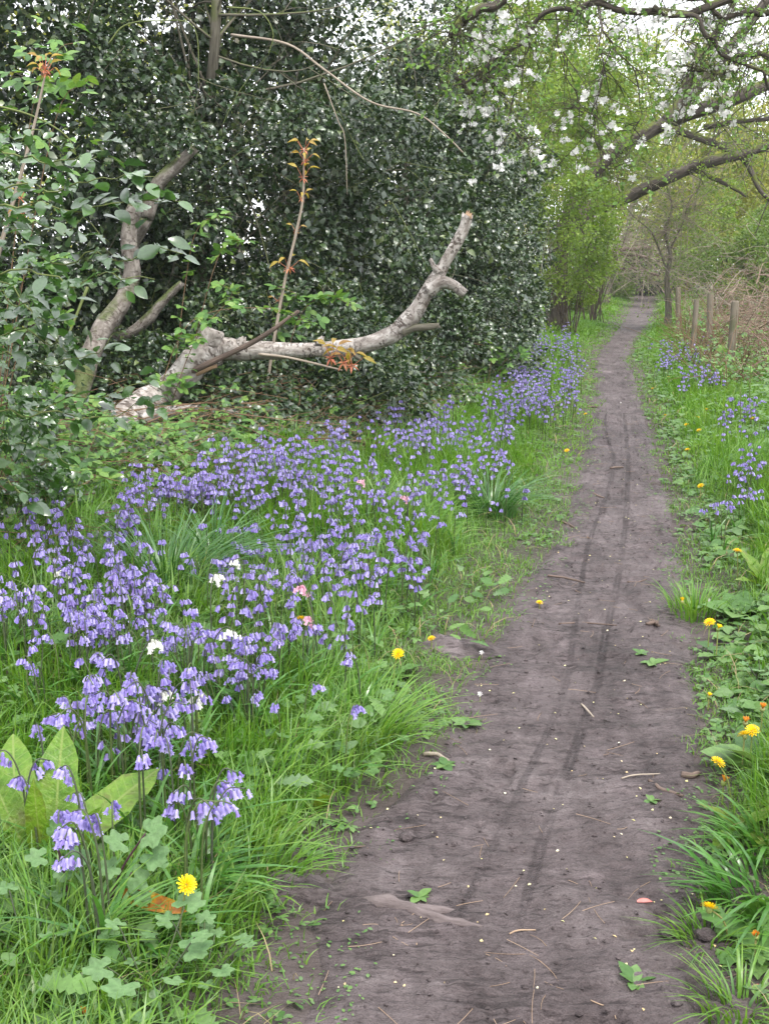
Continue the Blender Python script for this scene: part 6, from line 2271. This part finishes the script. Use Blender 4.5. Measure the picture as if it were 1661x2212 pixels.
# leafy mass of the right verge (nettles, cleavers, cow parsley seedlings)
A = Acc()
N = 23000
y = 1.7 * np.exp(rng.uniform(0, 2.6, N))
x = xr(y) + .14 + rng.uniform(0, 1, N) * np.minimum(3.0, .5 + .3 * y)
k = (x < .36 * y + .5) & (fbm(x * 1.6, y * 1.6, 81) > .38)
x, y = x[k], y[k]
N = len(x)
off = x - xr(y)
P = np.stack([x, y, height(x, y) + rng.uniform(.02, 1.0, N) * (.10 * sstep(off / .5) + .24 * sstep((off - .5) / 1.0))], -1)
R = frames(rdir(N, -.25, .35), unit(np.array([0, -.25, 1]) + rng.normal(0, .35, (N, 3))))
s_ = .052 * rng.uniform(.45, 1.6, N)
f = y > 7
A.add(*scatter(*OVAL, P[f], R[f], s_[f] * 1.15))
A.add(*scatter(*OVAL_HI, P[~f], R[~f], s_[~f]))
tag(link("verge_herbs", A.build("verge_herbs", M['herb'])), "leafy green nettle and herb growth covering the fence-side verge", "herbs", kind="stuff")

# ================================================================== things lying on the path
def stick(px0, py0, px1, py1, w, lab, mat='stick', bend=.012, name="stick", lift=.0):
    a, b = surf(px0, py0), surf(px1, py1)
    m = (a + b) / 2 + rng.normal(0, bend, 3) * [1, 1, .2]
    r = w / 2 * m[1] / FPX * 1.0
    up = np.array([0, 0, r * .7 + lift])
    t3 = tube([a + up, (a + m) / 2 + up + rng.normal(0, bend * .3, 3) * [1, 1, .1], m + up, (m + b) / 2 + up, b + up], [r, r * 1.05, r, r * .9, r * .7], 8, 4, .2, r * .8)
    o = link(name, Acc().add(t3[0] - a, t3[1], tb=t3[2]).build(name, M[mat]), loc=tuple(a))
    tag(o, lab, "stick", "sticks on the path")


for s_ in [(915, 1632, 968, 1658, 10, "thick pale stick at the inner bend of the muddy verge", 'twig_pale'), (958, 1385, 978, 1422, 4, "thin bleached stalk crossing the earth mound", 'drystem'),
           (1211, 1127, 1271, 1162, 5, "stick pointing from left verge to mid path", 'stick'), (1182, 1254, 1262, 1264, 5, "dark twig at the left side of the wide mud", 'stick'),
           (1207, 1348, 1331, 1346, 4, "long thin twig lying crosswise on the tyre track", 'stick'), (1255, 1530, 1281, 1556, 5, "short pale twig left of the tyre track", 'twig_pale'),
           (1401, 1694, 1474, 1730, 9, "crooked piece of dark bark on the right mud", 'stick'), (1470, 1686, 1508, 1674, 15, "thick broken stub at the fence-side edge", 'stick'),
           (1341, 1694, 1424, 1680, 4, "long straw-thin twig above the bark piece", 'twig_pale'), (1100, 2022, 1156, 2010, 4, "thin pale twig by the lower tyre print", 'drystem'),
           (1531, 2125, 1641, 2101, 4, "slender twig in the bottom fence-side corner", 'stick'), (1275, 2165, 1330, 2195, 3, "straw below the middle plantain", 'drystem'),
           (1290, 1632, 1345, 1628, 3, "small dark twig right of the track", 'stick'), (1355, 1255, 1395, 1258, 4, "short twig at the right margin of the upper mud", 'stick'),
           (1318, 1020, 1345, 1013, 5, "dark twig far up the path", 'stick'), (1280, 1072, 1305, 1074, 4, "twig lying left on the upper path", 'stick'), (1268, 880, 1290, 882, 4, "dark twig on the far path", 'stick'),
           (860, 1990, 900, 2040, 4, "bent straw beside the exposed root", 'drystem'), (755, 1840, 795, 1850, 4, "brown splinter near the grass tuft", 'stick')]:
    stick(*s_)
# bark knot
g = surf(1408, 1360)
a = Acc()
for j in range(4):
    c0 = rng.normal(0, .012, 3) * [1, 1, .3] + [0, 0, .008]
    d = rdir(1, -.1, .5)[0] * .022
    t3 = tube([c0 - d, c0, c0 + d], [.006, .010, .007], 7, 3, .4, .006)
    a.add(t3[0], t3[1], tb=t3[2])
tag(link("bark_knot", a.build("bark_knot", M['stick']), loc=tuple(g)), "knotted lump of wood on the mud near the plantains", "wood piece")
# exposed root
pts = [surf(782, 1945), surf(820, 1955), surf(880, 1962), surf(940, 1978), surf(990, 1990), surf(1042, 2003)]
root = thing("exposed_root", "worn tree root exposed across the near mud", "root", pts[0])
rad = np.array([.008, .022, .020, .021, .014, .006])
t3 = tube([p + [0, 0, -r * .6] for p, r in zip(pts, rad)], rad, 12, 6, .6)
M['root'] = bark_mat("worn_root", (.075, .058, .056), (.125, .10, .098), (.18, .148, .145), 1.5, 14, None, .8, .5)
part("root", Acc().add(t3[0], t3[1], tb=t3[2]), M['root'], root)
p2 = [surf(900, 1962), surf(925, 1965), surf(965, 1968), surf(1000, 1980)]
t3 = tube([p + [0, 0, -.006] for p in p2], [.014, .016, .013, .006], 9, 5, .3)
part("root_fork", Acc().add(t3[0], t3[1], tb=t3[2]), M['root'], root)
# pink petals
M['pink'] = leaf_mat("pink_bract", [(.72, .22, .2), (.78, .32, .28)], .45, .4, .2)
for a, b, lab, dx in [(1375, 1953, "curled pink petal lying on the near mud", .04), (1622, 2138, "pale pink petal by the bottom fence-side corner", .035)]:
    g = surf(a, b) + [0, 0, .005]
    v, t = leaf([0, .15, .4, .7, 1], [.06, .13, .16, .13, 0], .9, .1)
    R = frames(np.array([1., .05, .05]), np.array([0, -.4, 1.]))
    o = link("petal", mesh("petal", (v * dx) @ R.T, t, M['pink']), loc=tuple(g))
    tag(o, lab, "petal")
# pebbles and mud lumps
for a, b, r, lab in [(1250, 2375 - 130, .012, "round pebble at the bottom of the path"), (1445, 2030 - 20, .022, "crumbly dark mud lump beside the pink petal"), (1660 - 200, 2178, .010, "small pebble near the twig in the corner"), (1105, 1830, .012, "dark clod by the pale stretch of mud"),
                     (880, 1815, .02, "mud clod at the grassy left margin"), (1525, 2033, .022, "big dark clod by the short grass island")]:
    g = surf(a, b)
    u = np.linspace(0, math.pi, 8)
    w = np.linspace(0, 2 * math.pi, 12, endpoint=False)
    U, W = np.meshgrid(u, w, indexing='ij')
    rr = r * (1 + .5 * (vn(np.cos(W) * np.sin(U) * 2 + a, np.cos(U) * 2 + np.sin(W) * np.sin(U), 4) - .5))
    X, Y, Z = rr * np.sin(U) * np.cos(W) * 1.2, rr * np.sin(U) * np.sin(W), rr * np.cos(U) * .6
    i = np.arange(U.size).reshape(U.shape)
    i2 = np.roll(i, -1, 1)
    Q = np.stack([i[:-1], i[1:], i2[1:], i2[:-1]], -1).reshape(-1, 4)
    V = np.stack([X, Y, Z], -1).reshape(-1, 3)
    nm = "pebble" if "pebble" in lab else "mud_clod"
    tag(link(nm, mesh(nm, V, Q, M['mud'], None, True, {"trk": ('FLOAT', np.ones(len(V))), "along": ('FLOAT', np.zeros(len(V)))}), loc=tuple(g + [0, 0, r * .3])), lab, nm.replace('_', ' '))
